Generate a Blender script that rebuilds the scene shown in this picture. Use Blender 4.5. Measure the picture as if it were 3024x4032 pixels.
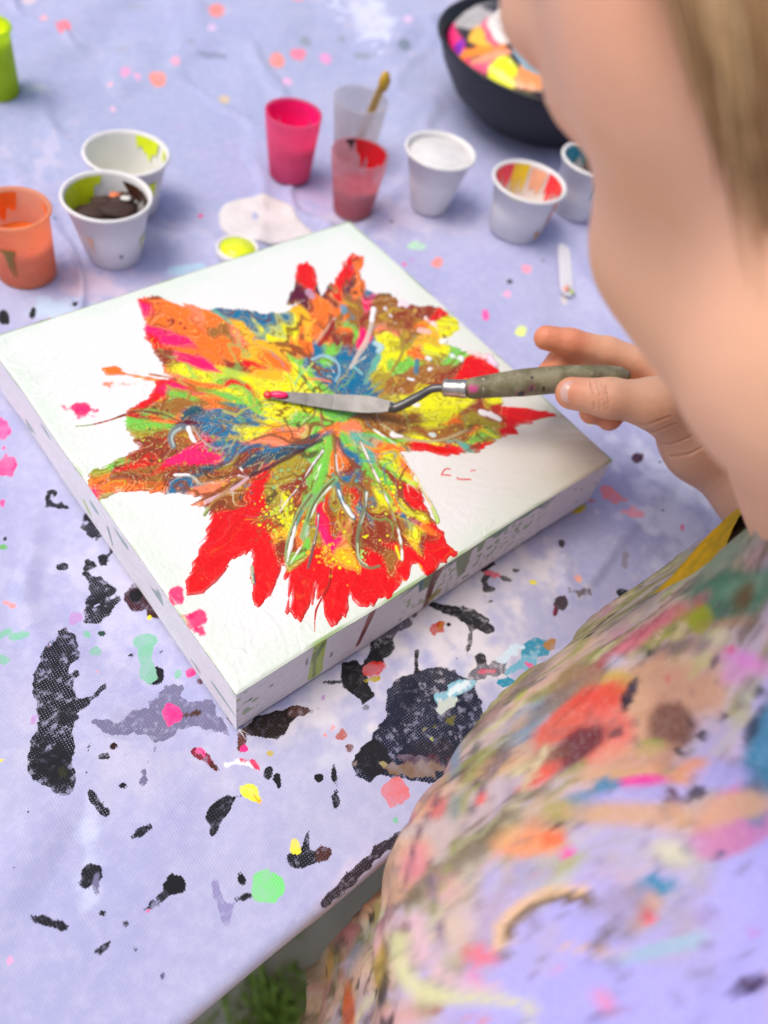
import bpy, math, random
import numpy as np
from mathutils import Matrix, Vector

# ------------------------------------------------------------------ clear
for o in list(bpy.data.objects):
    bpy.data.objects.remove(o)
scn = bpy.context.scene
COL = scn.collection
random.seed(7)
RNG = np.random.default_rng(11)

# ------------------------------------------------------------------ camera
# frame: origin = near corner of the stretched canvas, x along its front edge,
# y away from the painter, z up, z = 0 on the table top. Photo pixels are 3024 x 4032.
SIDE = 0.254          # canvas side
TH = 0.0415           # canvas thickness
FPX = 3119.05
CR = np.array([[0.77097627, -0.61742981, 0.15612822],
               [-0.43048024, -0.68589604, -0.58671405],
               [0.46934248, 0.3851325, -0.7946009]])      # rows: right, down, forward
CC = np.array([-0.09049699, -0.1368185, 0.38641114]) * (SIDE / 0.30) + np.array([0, 0, TH])
PC = np.array([1512.0, 2016.0])

cam_d = bpy.data.cameras.new("camera")
cam = bpy.data.objects.new("camera", cam_d)
COL.objects.link(cam)
M = Matrix(((CR[0][0], -CR[1][0], -CR[2][0], CC[0]),
            (CR[0][1], -CR[1][1], -CR[2][1], CC[1]),
            (CR[0][2], -CR[1][2], -CR[2][2], CC[2]),
            (0, 0, 0, 1)))
cam.matrix_world = M
cam_d.sensor_fit = 'VERTICAL'
cam_d.sensor_height = 36.0
cam_d.lens = 36.0 * FPX / 4032.0
cam_d.clip_start = 0.005
cam_d.clip_end = 200.0
cam_d.dof.use_dof = True
cam_d.dof.focus_distance = 0.362
cam_d.dof.aperture_fstop = 4.9
scn.camera = cam

# ------------------------------------------------------------------ sky and sun
SUN_EL, SUN_AZ = math.radians(66), math.radians(148)      # azimuth of the sun measured from +x towards +y
w = bpy.data.worlds.new("World")
scn.world = w
w.use_nodes = True
wn = w.node_tree.nodes
sky = wn.new("ShaderNodeTexSky")
sky.sky_type = 'NISHITA'
sky.sun_disc = False
sky.sun_elevation = SUN_EL
sky.sun_rotation = math.pi / 2 - SUN_AZ
sky.air_density = 1.0
sky.dust_density = 5.0
sky.ozone_density = 1.0
wn["Background"].inputs["Strength"].default_value = 0.15
w.node_tree.links.new(sky.outputs[0], wn["Background"].inputs[0])
sun_d = bpy.data.lights.new("sun", 'SUN')
sun_d.energy = 1.5
sun_d.angle = math.radians(35)
sun_d.color = (1.0, 0.95, 0.88)
sun = bpy.data.objects.new("sun", sun_d)
COL.objects.link(sun)
sd = Vector((math.cos(SUN_EL) * math.cos(SUN_AZ), math.cos(SUN_EL) * math.sin(SUN_AZ), math.sin(SUN_EL)))
sun.rotation_euler = sd.to_track_quat('Z', 'Y').to_euler()
sun.location = (0, 0, 3)

scn.view_settings.view_transform = 'Standard'
scn.view_settings.look = 'None'
scn.view_settings.gamma = 1.0
scn.view_settings.exposure = 0.06
scn.view_settings.use_curve_mapping = False
scn.render.engine = 'CYCLES'
scn.render.resolution_x, scn.render.resolution_y = 768, 1024

# ------------------------------------------------------------------ pixel <-> place
def ray(u, v):
    return ((u - PC[0]) / FPX) * CR[0] + ((v - PC[1]) / FPX) * CR[1] + CR[2]
def at_z(u, v, z):
    d = ray(u, v); return CC + d * ((z - CC[2]) / d[2])
def at_d(u, v, depth):
    return CC + ray(u, v) * depth
def at_axis(u, v, ax, val):
    d = ray(u, v); return CC + d * ((val - CC[ax]) / d[ax])
def proj(P):
    P = np.asarray(P, float); Q = (P - CC) @ CR.T
    return Q[..., 0] / Q[..., 2] * FPX + PC[0], Q[..., 1] / Q[..., 2] * FPX + PC[1], Q[..., 2]

# ------------------------------------------------------------------ numpy noise
def _h(ix, iy, iz, s):
    n = (ix.astype(np.int64) * 374761393 + iy.astype(np.int64) * 668265263 + iz.astype(np.int64) * 2147483647 + s * 1274126177) & 0xffffffff
    n = ((n ^ (n >> 13)) * 1274126177) & 0xffffffff
    n = (n ^ (n >> 16)) & 0xffff
    return n.astype(np.float32) / 65535.0
def noise(x, y, z=None, s=0):
    x = np.asarray(x, np.float32); y = np.asarray(y, np.float32)
    z = np.zeros_like(x) if z is None else np.asarray(z, np.float32)
    ix, iy, iz = np.floor(x), np.floor(y), np.floor(z)
    fx, fy, fz = x - ix, y - iy, z - iz
    fx, fy, fz = [t * t * (3 - 2 * t) for t in (fx, fy, fz)]
    def c(a, b, d): return _h(ix + a, iy + b, iz + d, s)
    two = not np.any(fz)
    x0 = c(0, 0, 0) * (1 - fx) + c(1, 0, 0) * fx
    x1 = c(0, 1, 0) * (1 - fx) + c(1, 1, 0) * fx
    r = x0 * (1 - fy) + x1 * fy
    if two: return r * 2 - 1
    x0 = c(0, 0, 1) * (1 - fx) + c(1, 0, 1) * fx
    x1 = c(0, 1, 1) * (1 - fx) + c(1, 1, 1) * fx
    r2 = x0 * (1 - fy) + x1 * fy
    return (r * (1 - fz) + r2 * fz) * 2 - 1
def fbm(x, y, z=None, s=0, o=4):
    a, t, f = 0.5, 0, 1.0
    for k in range(o):
        t = t + a * noise(x * f, y * f, None if z is None else z * f, s + k * 17); a *= 0.5; f *= 2.03
    return t
def sstep(a, b, x):
    t = np.clip((x - a) / (b - a), 0, 1); return t * t * (3 - 2 * t)

def sd_poly(U, V, poly):
    p = np.array(poly, float); q = np.roll(p, -1, 0)
    d = np.full(U.shape, 1e18); ins = np.zeros(U.shape, bool)
    for (ax, ay), (bx, by) in zip(p, q):
        ex, ey = bx - ax, by - ay
        t = np.clip(((U - ax) * ex + (V - ay) * ey) / (ex * ex + ey * ey + 1e-12), 0, 1)
        d = np.minimum(d, (U - ax - t * ex) ** 2 + (V - ay - t * ey) ** 2)
        if by != ay:
            ins ^= ((ay > V) != (by > V)) & (U < ex * (V - ay) / (by - ay) + ax)
    d = np.sqrt(d); return np.where(ins, -d, d)
def sd_ell(U, V, cx, cy, rx, ry, ang=0):
    c, s = math.cos(math.radians(ang)), math.sin(math.radians(ang))
    x, y = (U - cx) * c + (V - cy) * s, -(U - cx) * s + (V - cy) * c
    return (np.sqrt((x / rx) ** 2 + (y / ry) ** 2) - 1) * min(rx, ry)
def sd_line(U, V, pts, w0, w1=None):
    """distance to a polyline minus a half width that runs from w0 to w1"""
    w1 = w0 if w1 is None else w1
    best = np.full(U.shape, 1e9); n = len(pts) - 1
    for i in range(n):
        (ax, ay), (bx, by) = pts[i], pts[i + 1]
        ex, ey = bx - ax, by - ay
        t = np.clip(((U - ax) * ex + (V - ay) * ey) / (ex * ex + ey * ey + 1e-9), 0, 1)
        d = np.hypot(U - ax - t * ex, V - ay - t * ey) - (w0 + (w1 - w0) * (i + t) / n)
        best = np.minimum(best, d)
    return best
def smooth_pts(pts, n=6):
    p = np.array(pts, float); out = []
    P = np.vstack([2 * p[0] - p[1], p, 2 * p[-1] - p[-2]])
    for i in range(1, len(P) - 2):
        for k in range(n):
            t = k / n
            out.append(0.5 * ((2 * P[i]) + (-P[i - 1] + P[i + 1]) * t + (2 * P[i - 1] - 5 * P[i] + 4 * P[i + 1] - P[i + 2]) * t * t + (-P[i - 1] + 3 * P[i] - 3 * P[i + 1] + P[i + 2]) * t ** 3))
    out.append(p[-1]); return np.array(out)

# ------------------------------------------------------------------ mesh helpers
def tag(o, label, cat, group=None, kind=None):
    if label: o["label"] = label
    if cat: o["category"] = cat
    if group: o["group"] = group
    if kind: o["kind"] = kind
    return o
def empty(name, loc=(0, 0, 0)):
    o = bpy.data.objects.new(name, None); COL.objects.link(o); o.location = loc
    o.empty_display_size = 0.02
    return o
def mesh_obj(name, V, F, mat, parent=None, smooth=True, attrs=None):
    """V (n,3); F (m,4) or (m,3) array or list of lists; world coordinates"""
    V = np.asarray(V, np.float32)
    me = bpy.data.meshes.new(name)
    if isinstance(F, np.ndarray):
        k = F.shape[1]; m = len(F)
        me.vertices.add(len(V)); me.vertices.foreach_set("co", V.ravel())
        me.loops.add(m * k); me.loops.foreach_set("vertex_index", F.astype(np.int32).ravel())
        me.polygons.add(m); me.polygons.foreach_set("loop_start", np.arange(0, m * k, k, dtype=np.int32))
        me.update(calc_edges=True)
    else:
        me.from_pydata(V.tolist(), [], F); me.update()
    me.polygons.foreach_set("use_smooth", np.full(len(me.polygons), smooth))
    for nm, arr in (attrs or {}).items():
        arr = np.asarray(arr, np.float32)
        if arr.ndim == 1:
            a = me.attributes.new(nm, 'FLOAT', 'POINT'); a.data.foreach_set("value", arr)
        else:
            if arr.shape[1] == 3: arr = np.hstack([arr, np.ones((len(arr), 1), np.float32)])
            a = me.attributes.new(nm, 'FLOAT_COLOR', 'POINT'); a.data.foreach_set("color", arr.astype(np.float32).ravel())
    me.validate()
    o = bpy.data.objects.new(name, me); COL.objects.link(o)
    me.materials.append(mat)
    if parent is not None:
        o.parent = parent
        o.matrix_parent_inverse = Matrix.Translation(parent.location).inverted()
    return o
def grid_faces(nx, ny, keep=None):
    i = np.arange(nx * ny).reshape(nx, ny)
    F = np.stack([i[:-1, :-1], i[1:, :-1], i[1:, 1:], i[:-1, 1:]], -1).reshape(-1, 4)
    if keep is not None: F = F[keep.reshape(-1)]
    return F
def compact(V, F, attrs):
    used = np.zeros(len(V), bool); used[F.ravel()] = True
    idx = np.cumsum(used) - 1
    return V[used], idx[F], {k: a[used] for k, a in attrs.items()}
def lathe(prof, seg=48, a0=0.0, a1=2 * math.pi):
    """prof list of (r, z); closed ring unless a partial arc; caps where r == 0"""
    full = abs(a1 - a0 - 2 * math.pi) < 1e-6
    n = seg if full else seg + 1
    A = a0 + (a1 - a0) * np.arange(n) / seg
    V = np.array([[r * math.cos(a), r * math.sin(a), z] for r, z in prof for a in A])
    F = []
    for i in range(len(prof) - 1):
        for j in range(n if full else n - 1):
            k = (j + 1) % n
            F.append([i * n + j, i * n + k, (i + 1) * n + k, (i + 1) * n + j])
    return V, np.array(F)
def tube(pts, rad, seg=10, up=(0, 0, 1), flat=1.0, cap=True):
    pts = np.asarray(pts, float); n = len(pts)
    rad = np.broadcast_to(np.asarray(rad, float), (n,))
    T = np.gradient(pts, axis=0); T /= np.linalg.norm(T, axis=1, keepdims=True) + 1e-12
    V = []; up = np.array(up, float)
    for p, t, r in zip(pts, T, rad):
        s = np.cross(t, up); s /= np.linalg.norm(s) + 1e-12
        b = np.cross(s, t)
        for k in range(seg):
            a = 2 * math.pi * k / seg
            V.append(p + s * math.cos(a) * r + b * math.sin(a) * r * flat)
    F = [[i * seg + k, i * seg + (k + 1) % seg, (i + 1) * seg + (k + 1) % seg, (i + 1) * seg + k] for i in range(n - 1) for k in range(seg)]
    if cap:
        F.append(list(range(seg))[::-1]); F.append(list(range((n - 1) * seg, n * seg)))
    return np.array(V), F
def box(c, h, R=None):
    V = np.array([[x, y, z] for x in (-1, 1) for y in (-1, 1) for z in (-1, 1)], float) * np.array(h)
    if R is not None: V = V @ np.asarray(R).T
    return V + np.array(c), [[0, 1, 3, 2], [4, 6, 7, 5], [0, 4, 5, 1], [2, 3, 7, 6], [0, 2, 6, 4], [1, 5, 7, 3]]
def surface_nets(D, org, h):
    """isosurface 0 of a signed distance grid"""
    s = D < 0
    nx, ny, nz = D.shape
    c = np.zeros((nx - 1, ny - 1, nz - 1), np.int8)
    for a in (0, 1):
        for b in (0, 1):
            for d in (0, 1):
                c += s[a:nx - 1 + a, b:ny - 1 + b, d:nz - 1 + d]
    act = np.argwhere((c > 0) & (c < 8))
    vid = np.full(c.shape, -1, np.int64); vid[tuple(act.T)] = np.arange(len(act))
    acc = np.zeros((len(act), 3)); cnt = np.zeros((len(act), 1))
    cor = [(a, b, d) for a in (0, 1) for b in (0, 1) for d in (0, 1)]
    for p in cor:
        for ax in range(3):
            if p[ax]: continue
            q = list(p); q[ax] = 1
            A = D[tuple((act + p).T)]; B = D[tuple((act + q).T)]
            m = (A < 0) != (B < 0)
            t = np.where(m, A / np.where(A - B == 0, 1, A - B), 0)
            pos = np.array(p, float) + np.zeros((len(act), 3)); pos[:, ax] += t
            acc[m] += pos[m]; cnt[m] += 1
    V = org + h * (act + acc / cnt)
    F = []
    for ax in range(3):
        sl0 = [slice(None)] * 3; sl1 = [slice(None)] * 3
        sl0[ax] = slice(0, -1); sl1[ax] = slice(1, None)
        e = np.argwhere(s[tuple(sl0)] != s[tuple(sl1)])
        b, d = [k for k in range(3) if k != ax]
        e = e[(e[:, b] > 0) & (e[:, d] > 0) & (e[:, b] < c.shape[b]) & (e[:, d] < c.shape[d])]
        def vv(ob, od):
            q = e.copy(); q[:, b] += ob; q[:, d] += od; return vid[tuple(q.T)]
        Q = np.stack([vv(-1, -1), vv(0, -1), vv(0, 0), vv(-1, 0)], 1)
        ins = s[tuple(e.T)]
        flip = ins if ax != 1 else ~ins
        Q[~flip] = Q[~flip][:, ::-1]
        F.append(Q)
    F = np.vstack(F); F = F[(F >= 0).all(1)]
    return V, F

# ------------------------------------------------------------------ materials
def nd(nt, typ, **kw):
    n = nt.nodes.new(typ)
    for k, v in kw.items():
        if k in n.inputs: n.inputs[k].default_value = v
        else: setattr(n, k, v)
    return n
def new_mat(name, color=(0.8, 0.8, 0.8), rough=0.5, **kw):
    m = bpy.data.materials.new(name); m.use_nodes = True
    b = m.node_tree.nodes["Principled BSDF"]
    b.inputs["Base Color"].default_value = (*color, 1); b.inputs["Roughness"].default_value = rough
    for k, v in kw.items(): b.inputs[k.replace("_", " ")].default_value = v
    return m, m.node_tree, b
def coords(nt): return nd(nt, "ShaderNodeTexCoord").outputs["Object"]
def tex_noise(nt, co, scale, detail=4, rough=0.5, dist=0.0):
    n = nd(nt, "ShaderNodeTexNoise", Scale=scale, Detail=detail, Roughness=rough, Distortion=dist)
    nt.links.new(co, n.inputs["Vector"]); return n.outputs["Fac"]
def math_n(nt, op, a, b=None, c=None):
    n = nd(nt, "ShaderNodeMath", operation=op)
    for i, x in enumerate((a, b, c)):
        if x is None: continue
        if isinstance(x, (int, float)): n.inputs[i].default_value = x
        else: nt.links.new(x, n.inputs[i])
    return n.outputs[0]
def mix_c(nt, fac, a, b, mode='MIX'):
    n = nd(nt, "ShaderNodeMix", data_type='RGBA', blend_type=mode)
    for s, x in ((n.inputs[0], fac), (n.inputs[6], a), (n.inputs[7], b)):
        if isinstance(x, (int, float)): s.default_value = x
        elif isinstance(x, tuple): s.default_value = (*x, 1)
        else: nt.links.new(x, s)
    return n.outputs[2]
def map_r(nt, x, a, b, c=0.0, d=1.0, smooth=True):
    n = nd(nt, "ShaderNodeMapRange", interpolation_type='SMOOTHSTEP' if smooth else 'LINEAR')
    nt.links.new(x, n.inputs[0])
    for i, v in enumerate((a, b, c, d)): n.inputs[i + 1].default_value = v
    return n.outputs[0]
def bump(nt, b, h, strength=0.3, dist=0.001):
    n = nd(nt, "ShaderNodeBump", Strength=strength, Distance=dist)
    nt.links.new(h, n.inputs["Height"]); nt.links.new(n.outputs[0], b.inputs["Normal"]); return n
def attr(nt, name):
    return nd(nt, "ShaderNodeAttribute", attribute_name=name)
def weave(nt, co, pitch):
    """0..1 thread lattice in the xy plane"""
    s = nd(nt, "ShaderNodeSeparateXYZ"); nt.links.new(co, s.inputs[0])
    k = 2 * math.pi / pitch
    a = math_n(nt, 'SINE', math_n(nt, 'MULTIPLY', s.outputs[0], k))
    b = math_n(nt, 'SINE', math_n(nt, 'MULTIPLY', s.outputs[1], k))
    return math_n(nt, 'MULTIPLY_ADD', math_n(nt, 'ADD', a, b), 0.25, 0.5)

# tablecloth --------------------------------------------------------
def make_cloth_mat():
    m, nt, b = new_mat("lavender_cotton", rough=0.75, Specular_IOR_Level=0.12, Sheen_Weight=0.2)
    co = coords(nt)
    big = tex_noise(nt, co, 9, 5, 0.6)
    fine = tex_noise(nt, co, 160, 4, 0.7)
    wv = weave(nt, co, 0.00122)
    base = mix_c(nt, map_r(nt, big, 0.35, 0.7), (0.375, 0.387, 0.625), (0.445, 0.45, 0.64))
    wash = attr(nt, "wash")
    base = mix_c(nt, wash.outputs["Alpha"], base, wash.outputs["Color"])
    base = mix_c(nt, math_n(nt, 'MULTIPLY', map_r(nt, fine, 0.35, 0.75), 0.16), base, (0.85, 0.83, 0.93))
    st = attr(nt, "stain"); thin = attr(nt, "thin").outputs["Fac"]
    ragged = math_n(nt, 'ADD', math_n(nt, 'MULTIPLY_ADD', fine, 0.45, -0.225), math_n(nt, 'MULTIPLY_ADD', wv, 0.10, -0.05))
    f = map_r(nt, math_n(nt, 'ADD', st.outputs["Alpha"], ragged), 0.46, 0.54)
    hole = math_n(nt, 'MULTIPLY', math_n(nt, 'MULTIPLY', map_r(nt, wv, 0.76, 0.95), thin), map_r(nt, tex_noise(nt, co, 75, 4, 0.6), 0.36, 0.58, 0.1, 0.8))
    dry = math_n(nt, 'MULTIPLY', map_r(nt, tex_noise(nt, co, 260, 5, 0.75), 0.52, 0.62), math_n(nt, 'MULTIPLY', thin, 0.6))
    f = math_n(nt, 'MULTIPLY', f, math_n(nt, 'SUBTRACT', 1.0, math_n(nt, 'MAXIMUM', hole, dry)))
    c = mix_c(nt, f, base, st.outputs["Color"])
    sp = attr(nt, "spot")
    f2 = map_r(nt, math_n(nt, 'ADD', sp.outputs["Alpha"], math_n(nt, 'MULTIPLY', ragged, 0.9)), 0.45, 0.56)
    f2 = math_n(nt, 'MULTIPLY', f2, math_n(nt, 'SUBTRACT', 1.0, math_n(nt, 'MULTIPLY', map_r(nt, wv, 0.70, 0.95), map_r(nt, tex_noise(nt, co, 60, 4, 0.6), 0.42, 0.62, 0.0, 0.6))))
    c = mix_c(nt, f2, c, mix_c(nt, map_r(nt, tex_noise(nt, co, 120, 3), 0.35, 0.7, 0.0, 0.25), sp.outputs["Color"], base))
    nt.links.new(c, b.inputs["Base Color"])
    nt.links.new(math_n(nt, 'MULTIPLY_ADD', f2, -0.4, 0.78), b.inputs["Roughness"])
    hh = math_n(nt, 'ADD', math_n(nt, 'MULTIPLY', wv, 0.6), math_n(nt, 'MULTIPLY', fine, 0.5))
    bump(nt, b, hh, 0.35, 0.0004)
    return m
MAT_CLOTH = make_cloth_mat()

def make_canvas_mat():
    m, nt, b = new_mat("primed_canvas", rough=0.32)
    co = coords(nt)
    a = attr(nt, "col")
    nt.links.new(a.outputs["Color"], b.inputs["Base Color"])
    gl = attr(nt, "gloss").outputs["Fac"]
    nt.links.new(math_n(nt, 'MULTIPLY_ADD', gl, -0.42, 0.62), b.inputs["Roughness"])
    fine = tex_noise(nt, co, 420, 3, 0.6)
    mid = tex_noise(nt, co, 130, 4, 0.6, 1.2)
    s = nd(nt, "ShaderNodeSeparateXYZ"); nt.links.new(co, s.inputs[0])
    k = 2 * math.pi / 0.0011
    th = None
    for i in range(3):
        t = math_n(nt, 'SINE', math_n(nt, 'MULTIPLY', s.outputs[i], k))
        th = t if th is None else math_n(nt, 'ADD', th, t)
    weave_h = math_n(nt, 'MULTIPLY', th, math_n(nt, 'MULTIPLY_ADD', gl, -0.22, 0.25))
    h = math_n(nt, 'ADD', weave_h, math_n(nt, 'ADD', math_n(nt, 'MULTIPLY', fine, 0.35), math_n(nt, 'MULTIPLY', mid, 0.9)))
    bump(nt, b, h, 0.35, 0.0006)
    return m
MAT_CANVAS = make_canvas_mat()

def make_paint_mat():
    m, nt, b = new_mat("wet_acrylic", rough=0.12, Specular_IOR_Level=0.36)
    co = coords(nt)
    nt.links.new(attr(nt, "col").outputs["Color"], b.inputs["Base Color"])
    r = tex_noise(nt, co, 60, 3)
    nt.links.new(map_r(nt, r, 0.3, 0.7, 0.05, 0.16), b.inputs["Roughness"])
    h = math_n(nt, 'ADD', math_n(nt, 'MULTIPLY', tex_noise(nt, co, 230, 2, 0.5, 1.5), .4), math_n(nt, 'MULTIPLY', tex_noise(nt, co, 70, 2, 0.5, 2.0), 1.6))
    bump(nt, b, h, 0.25, 0.0007)
    return m
MAT_PAINT = make_paint_mat()

def make_smock_mat():
    m, nt, b = new_mat("painted_smock_cotton", rough=0.85)
    co = coords(nt)
    c = attr(nt, "col").outputs["Color"]
    g = tex_noise(nt, co, 380, 3, 0.7)
    c = mix_c(nt, math_n(nt, 'MULTIPLY', map_r(nt, g, 0.4, 0.8), 0.08), c, (0.75, 0.72, 0.72))
    nt.links.new(c, b.inputs["Base Color"])
    b.inputs["Specular IOR Level"].default_value = 0.15
    bump(nt, b, math_n(nt, 'ADD', g, math_n(nt, 'MULTIPLY', tex_noise(nt, co, 60, 3), 1.5)), 0.35, 0.0008)
    return m
MAT_SMOCK = make_smock_mat()

def make_skin_mat():
    m, nt, b = new_mat("skin", rough=0.48)
    co = coords(nt)
    n = tex_noise(nt, co, 22, 4, 0.6); n2 = tex_noise(nt, co, 320, 3, 0.6)
    red = attr(nt, "red").outputs["Fac"]
    c = mix_c(nt, map_r(nt, n, 0.3, 0.72), (0.82, 0.455, 0.275), (0.86, 0.475, 0.305))
    c = mix_c(nt, red, c, (0.72, 0.24, 0.12))
    nt.links.new(c, b.inputs["Base Color"])
    b.inputs["Subsurface Weight"].default_value = 0.25
    b.inputs["Subsurface Radius"].default_value = (0.008, 0.003, 0.0015)
    b.inputs["Subsurface Scale"].default_value = 0.6
    v = nd(nt, "ShaderNodeTexVoronoi", Scale=900.0); nt.links.new(co, v.inputs["Vector"])
    cr = attr(nt, "crease").outputs["Fac"]
    h = math_n(nt, 'ADD', math_n(nt, 'MULTIPLY', v.outputs["Distance"], 0.35), math_n(nt, 'MULTIPLY', n2, 0.5))
    h = math_n(nt, 'SUBTRACT', h, math_n(nt, 'MULTIPLY', cr, 2.0))
    bump(nt, b, h, 0.5, 0.0008)
    return m
MAT_SKIN = make_skin_mat()
MAT_NAIL, _nt, _b = new_mat("fingernail", (0.80, 0.45, 0.38), 0.18, Subsurface_Weight=0.2)

def make_hair_mat():
    m, nt, b = new_mat("blond_hair", rough=0.42)
    a = attr(nt, "col").outputs["Color"]
    nt.links.new(a, b.inputs["Base Color"])
    return m
MAT_HAIR = make_hair_mat()

def noisy_mat(name, c1, c2, scale, rough=0.6, bs=0.2, bd=0.001, **kw):
    m, nt, b = new_mat(name, c1, rough, **kw)
    co = coords(nt); n = tex_noise(nt, co, scale, 5, 0.6)
    nt.links.new(mix_c(nt, map_r(nt, n, 0.35, 0.68), c1, c2), b.inputs["Base Color"])
    bump(nt, b, tex_noise(nt, co, scale * 4, 4), bs, bd)
    return m
MAT_STEEL = noisy_mat("worn_steel", (0.15, 0.147, 0.148), (0.11, 0.108, 0.108), 90, 0.45, 0.08, 0.0003, Metallic=0.9)
MAT_FERRULE = noisy_mat("ferrule_metal", (0.55, 0.52, 0.48), (0.36, 0.33, 0.30), 120, 0.3, 0.1, 0.0003, Metallic=0.95)
def make_handle_mat():
    m, nt, b = new_mat("stained_wood_handle", rough=0.55)
    co = coords(nt)
    a = tex_noise(nt, co, 90, 5, 0.65); c2 = tex_noise(nt, co, 160, 4, 0.7, 0.8)
    c = mix_c(nt, map_r(nt, a, 0.35, 0.65), (0.13, 0.11, 0.055), (0.27, 0.25, 0.15))
    c = mix_c(nt, map_r(nt, c2, 0.58, 0.72), c, (0.16, 0.22, 0.06))
    c = mix_c(nt, map_r(nt, tex_noise(nt, co, 240, 2), 0.70, 0.76), c, (0.02, 0.02, 0.02))
    c = mix_c(nt, map_r(nt, tex_noise(nt, co, 200, 3, 0.7), 0.66, 0.76), c, (0.5, 0.48, 0.42))
    nt.links.new(attr(nt, "mark").outputs["Color"], b.inputs["Base Color"])
    mk = attr(nt, "mark")
    c = mix_c(nt, mk.outputs["Alpha"], c, mk.outputs["Color"])
    nt.links.new(c, b.inputs["Base Color"])
    bump(nt, b, c2, 0.3, 0.0006)
    return m
MAT_HANDLE = make_handle_mat()
MAT_WOOD = noisy_mat("table_board", (0.30, 0.21, 0.13), (0.22, 0.15, 0.09), 14, 0.6)
MAT_METAL = noisy_mat("table_leg_steel", (0.12, 0.12, 0.13), (0.16, 0.16, 0.17), 30, 0.45, Metallic=0.6)
MAT_WHITECUP = noisy_mat("white_plastic", (0.80, 0.78, 0.76), (0.74, 0.73, 0.72), 20, 0.4, 0.05, 0.001, Subsurface_Weight=0.0)
def frosted(name, col, tr=0.75, rough=0.4):
    m, nt, b = new_mat(name, col, rough)
    out = nt.nodes["Material Output"]
    t = nd(nt, "ShaderNodeBsdfTransparent"); t.inputs[0].default_value = (*[min(1, 0.5 + 0.5 * c) for c in col], 1)
    tl = nd(nt, "ShaderNodeBsdfTranslucent"); tl.inputs[0].default_value = (*col, 1)
    m1 = nd(nt, "ShaderNodeMixShader"); m1.inputs[0].default_value = 0.5
    nt.links.new(b.outputs[0], m1.inputs[1]); nt.links.new(tl.outputs[0], m1.inputs[2])
    m2 = nd(nt, "ShaderNodeMixShader")
    n = tex_noise(nt, coords(nt), 60, 3)
    nt.links.new(map_r(nt, n, 0.3, 0.7, tr - 0.08, tr + 0.08), m2.inputs[0])
    nt.links.new(m1.outputs[0], m2.inputs[1]); nt.links.new(t.outputs[0], m2.inputs[2])
    nt.links.new(m2.outputs[0], out.inputs[0])
    return m
MAT_FROST = frosted("frosted_plastic", (0.84, 0.82, 0.84), 0.55)
_pm = {}
def paint_mat(col, rough=0.3):
    k = tuple(round(c, 3) for c in col) + (rough,)
    if k not in _pm:
        c2 = tuple(min(1, c * 0.86 + 0.01) for c in col)
        _pm[k] = noisy_mat("paint_%d" % len(_pm), col, c2, 70, rough, 0.15, 0.0008)
    return _pm[k]

# palette (linear)
R_ = (0.74, 0.004, 0.006); D_ = (0.27, 0.035, 0.012); O_ = (0.95, 0.17, 0.012); Y_ = (0.80, 0.80, 0.005)
G_ = (0.17, 0.58, 0.06); T_ = (0.006, 0.15, 0.30); K_ = (0.95, 0.008, 0.14); B_ = (0.33, 0.125, 0.018)
L_ = (0.38, 0.30, 0.02); S_ = (0.92, 0.22, 0.10); W_ = (0.84, 0.84, 0.83); V_ = (0.11, 0.008, 0.03)
A_ = (0.018, 0.07, 0.12); J_ = (0.95, 0.46, 0.01); P_ = (0.10, 0.42, 0.33)
PAL = dict(R=R_, D=D_, O=O_, Y=Y_, G=G_, T=T_, K=K_, B=B_, L=L_, S=S_, W=W_, V=V_, A=A_, J=J_, P=P_)

# ================================================================== SETTING
def make_ground():
    m, nt, b = new_mat("paving_and_moss", rough=0.9)
    co = coords(nt)
    n = tex_noise(nt, co, 3.0, 6, 0.65); g = tex_noise(nt, co, 1.3, 3)
    c = mix_c(nt, map_r(nt, n, 0.3, 0.7), (0.44, 0.42, 0.35), (0.55, 0.53, 0.46))
    c = mix_c(nt, map_r(nt, g, 0.60, 0.68), c, (0.14, 0.19, 0.05))
    nt.links.new(c, b.inputs["Base Color"]); bump(nt, b, tex_noise(nt, co, 40, 5), 0.5, 0.01)
    V, F = box((0, 0, -0.745), (60, 60, 0.025))
    return tag(mesh_obj("ground", V, F, m, smooth=False), None, None, kind="structure")
GROUND_Z = -0.72
make_ground()
# grass tufts between the paving under the table edge
def make_grass():
    V, F = [], []
    c0 = at_z(1080, 4010, GROUND_Z)
    for _ in range(420):
        a, r = random.uniform(0, 6.28), random.gauss(0, 0.045)
        x, y = c0[0] + r * math.cos(a), c0[1] + r * math.sin(a)
        h, wd, t = random.uniform(0.012, 0.035), random.uniform(0.002, 0.004), random.uniform(0, 6.28)
        lx, ly = random.gauss(0, 0.02), random.gauss(0, 0.02)
        k = len(V)
        V += [(x - wd * math.cos(t), y - wd * math.sin(t), GROUND_Z), (x + wd * math.cos(t), y + wd * math.sin(t), GROUND_Z),
              (x + lx * .5 + wd * .7, y + ly * .5, GROUND_Z + h * .6), (x + lx, y + ly, GROUND_Z + h)]
        F += [[k, k + 1, k + 2], [k, k + 2, k + 3]]
    m = noisy_mat("grass_blades", (0.22, 0.36, 0.05), (0.30, 0.44, 0.08), 60, 0.7)
    tag(mesh_obj("grass", V, F, m, smooth=False), "tuft of green grass on the paving below the table", "grass", kind="stuff")
make_grass()

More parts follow.
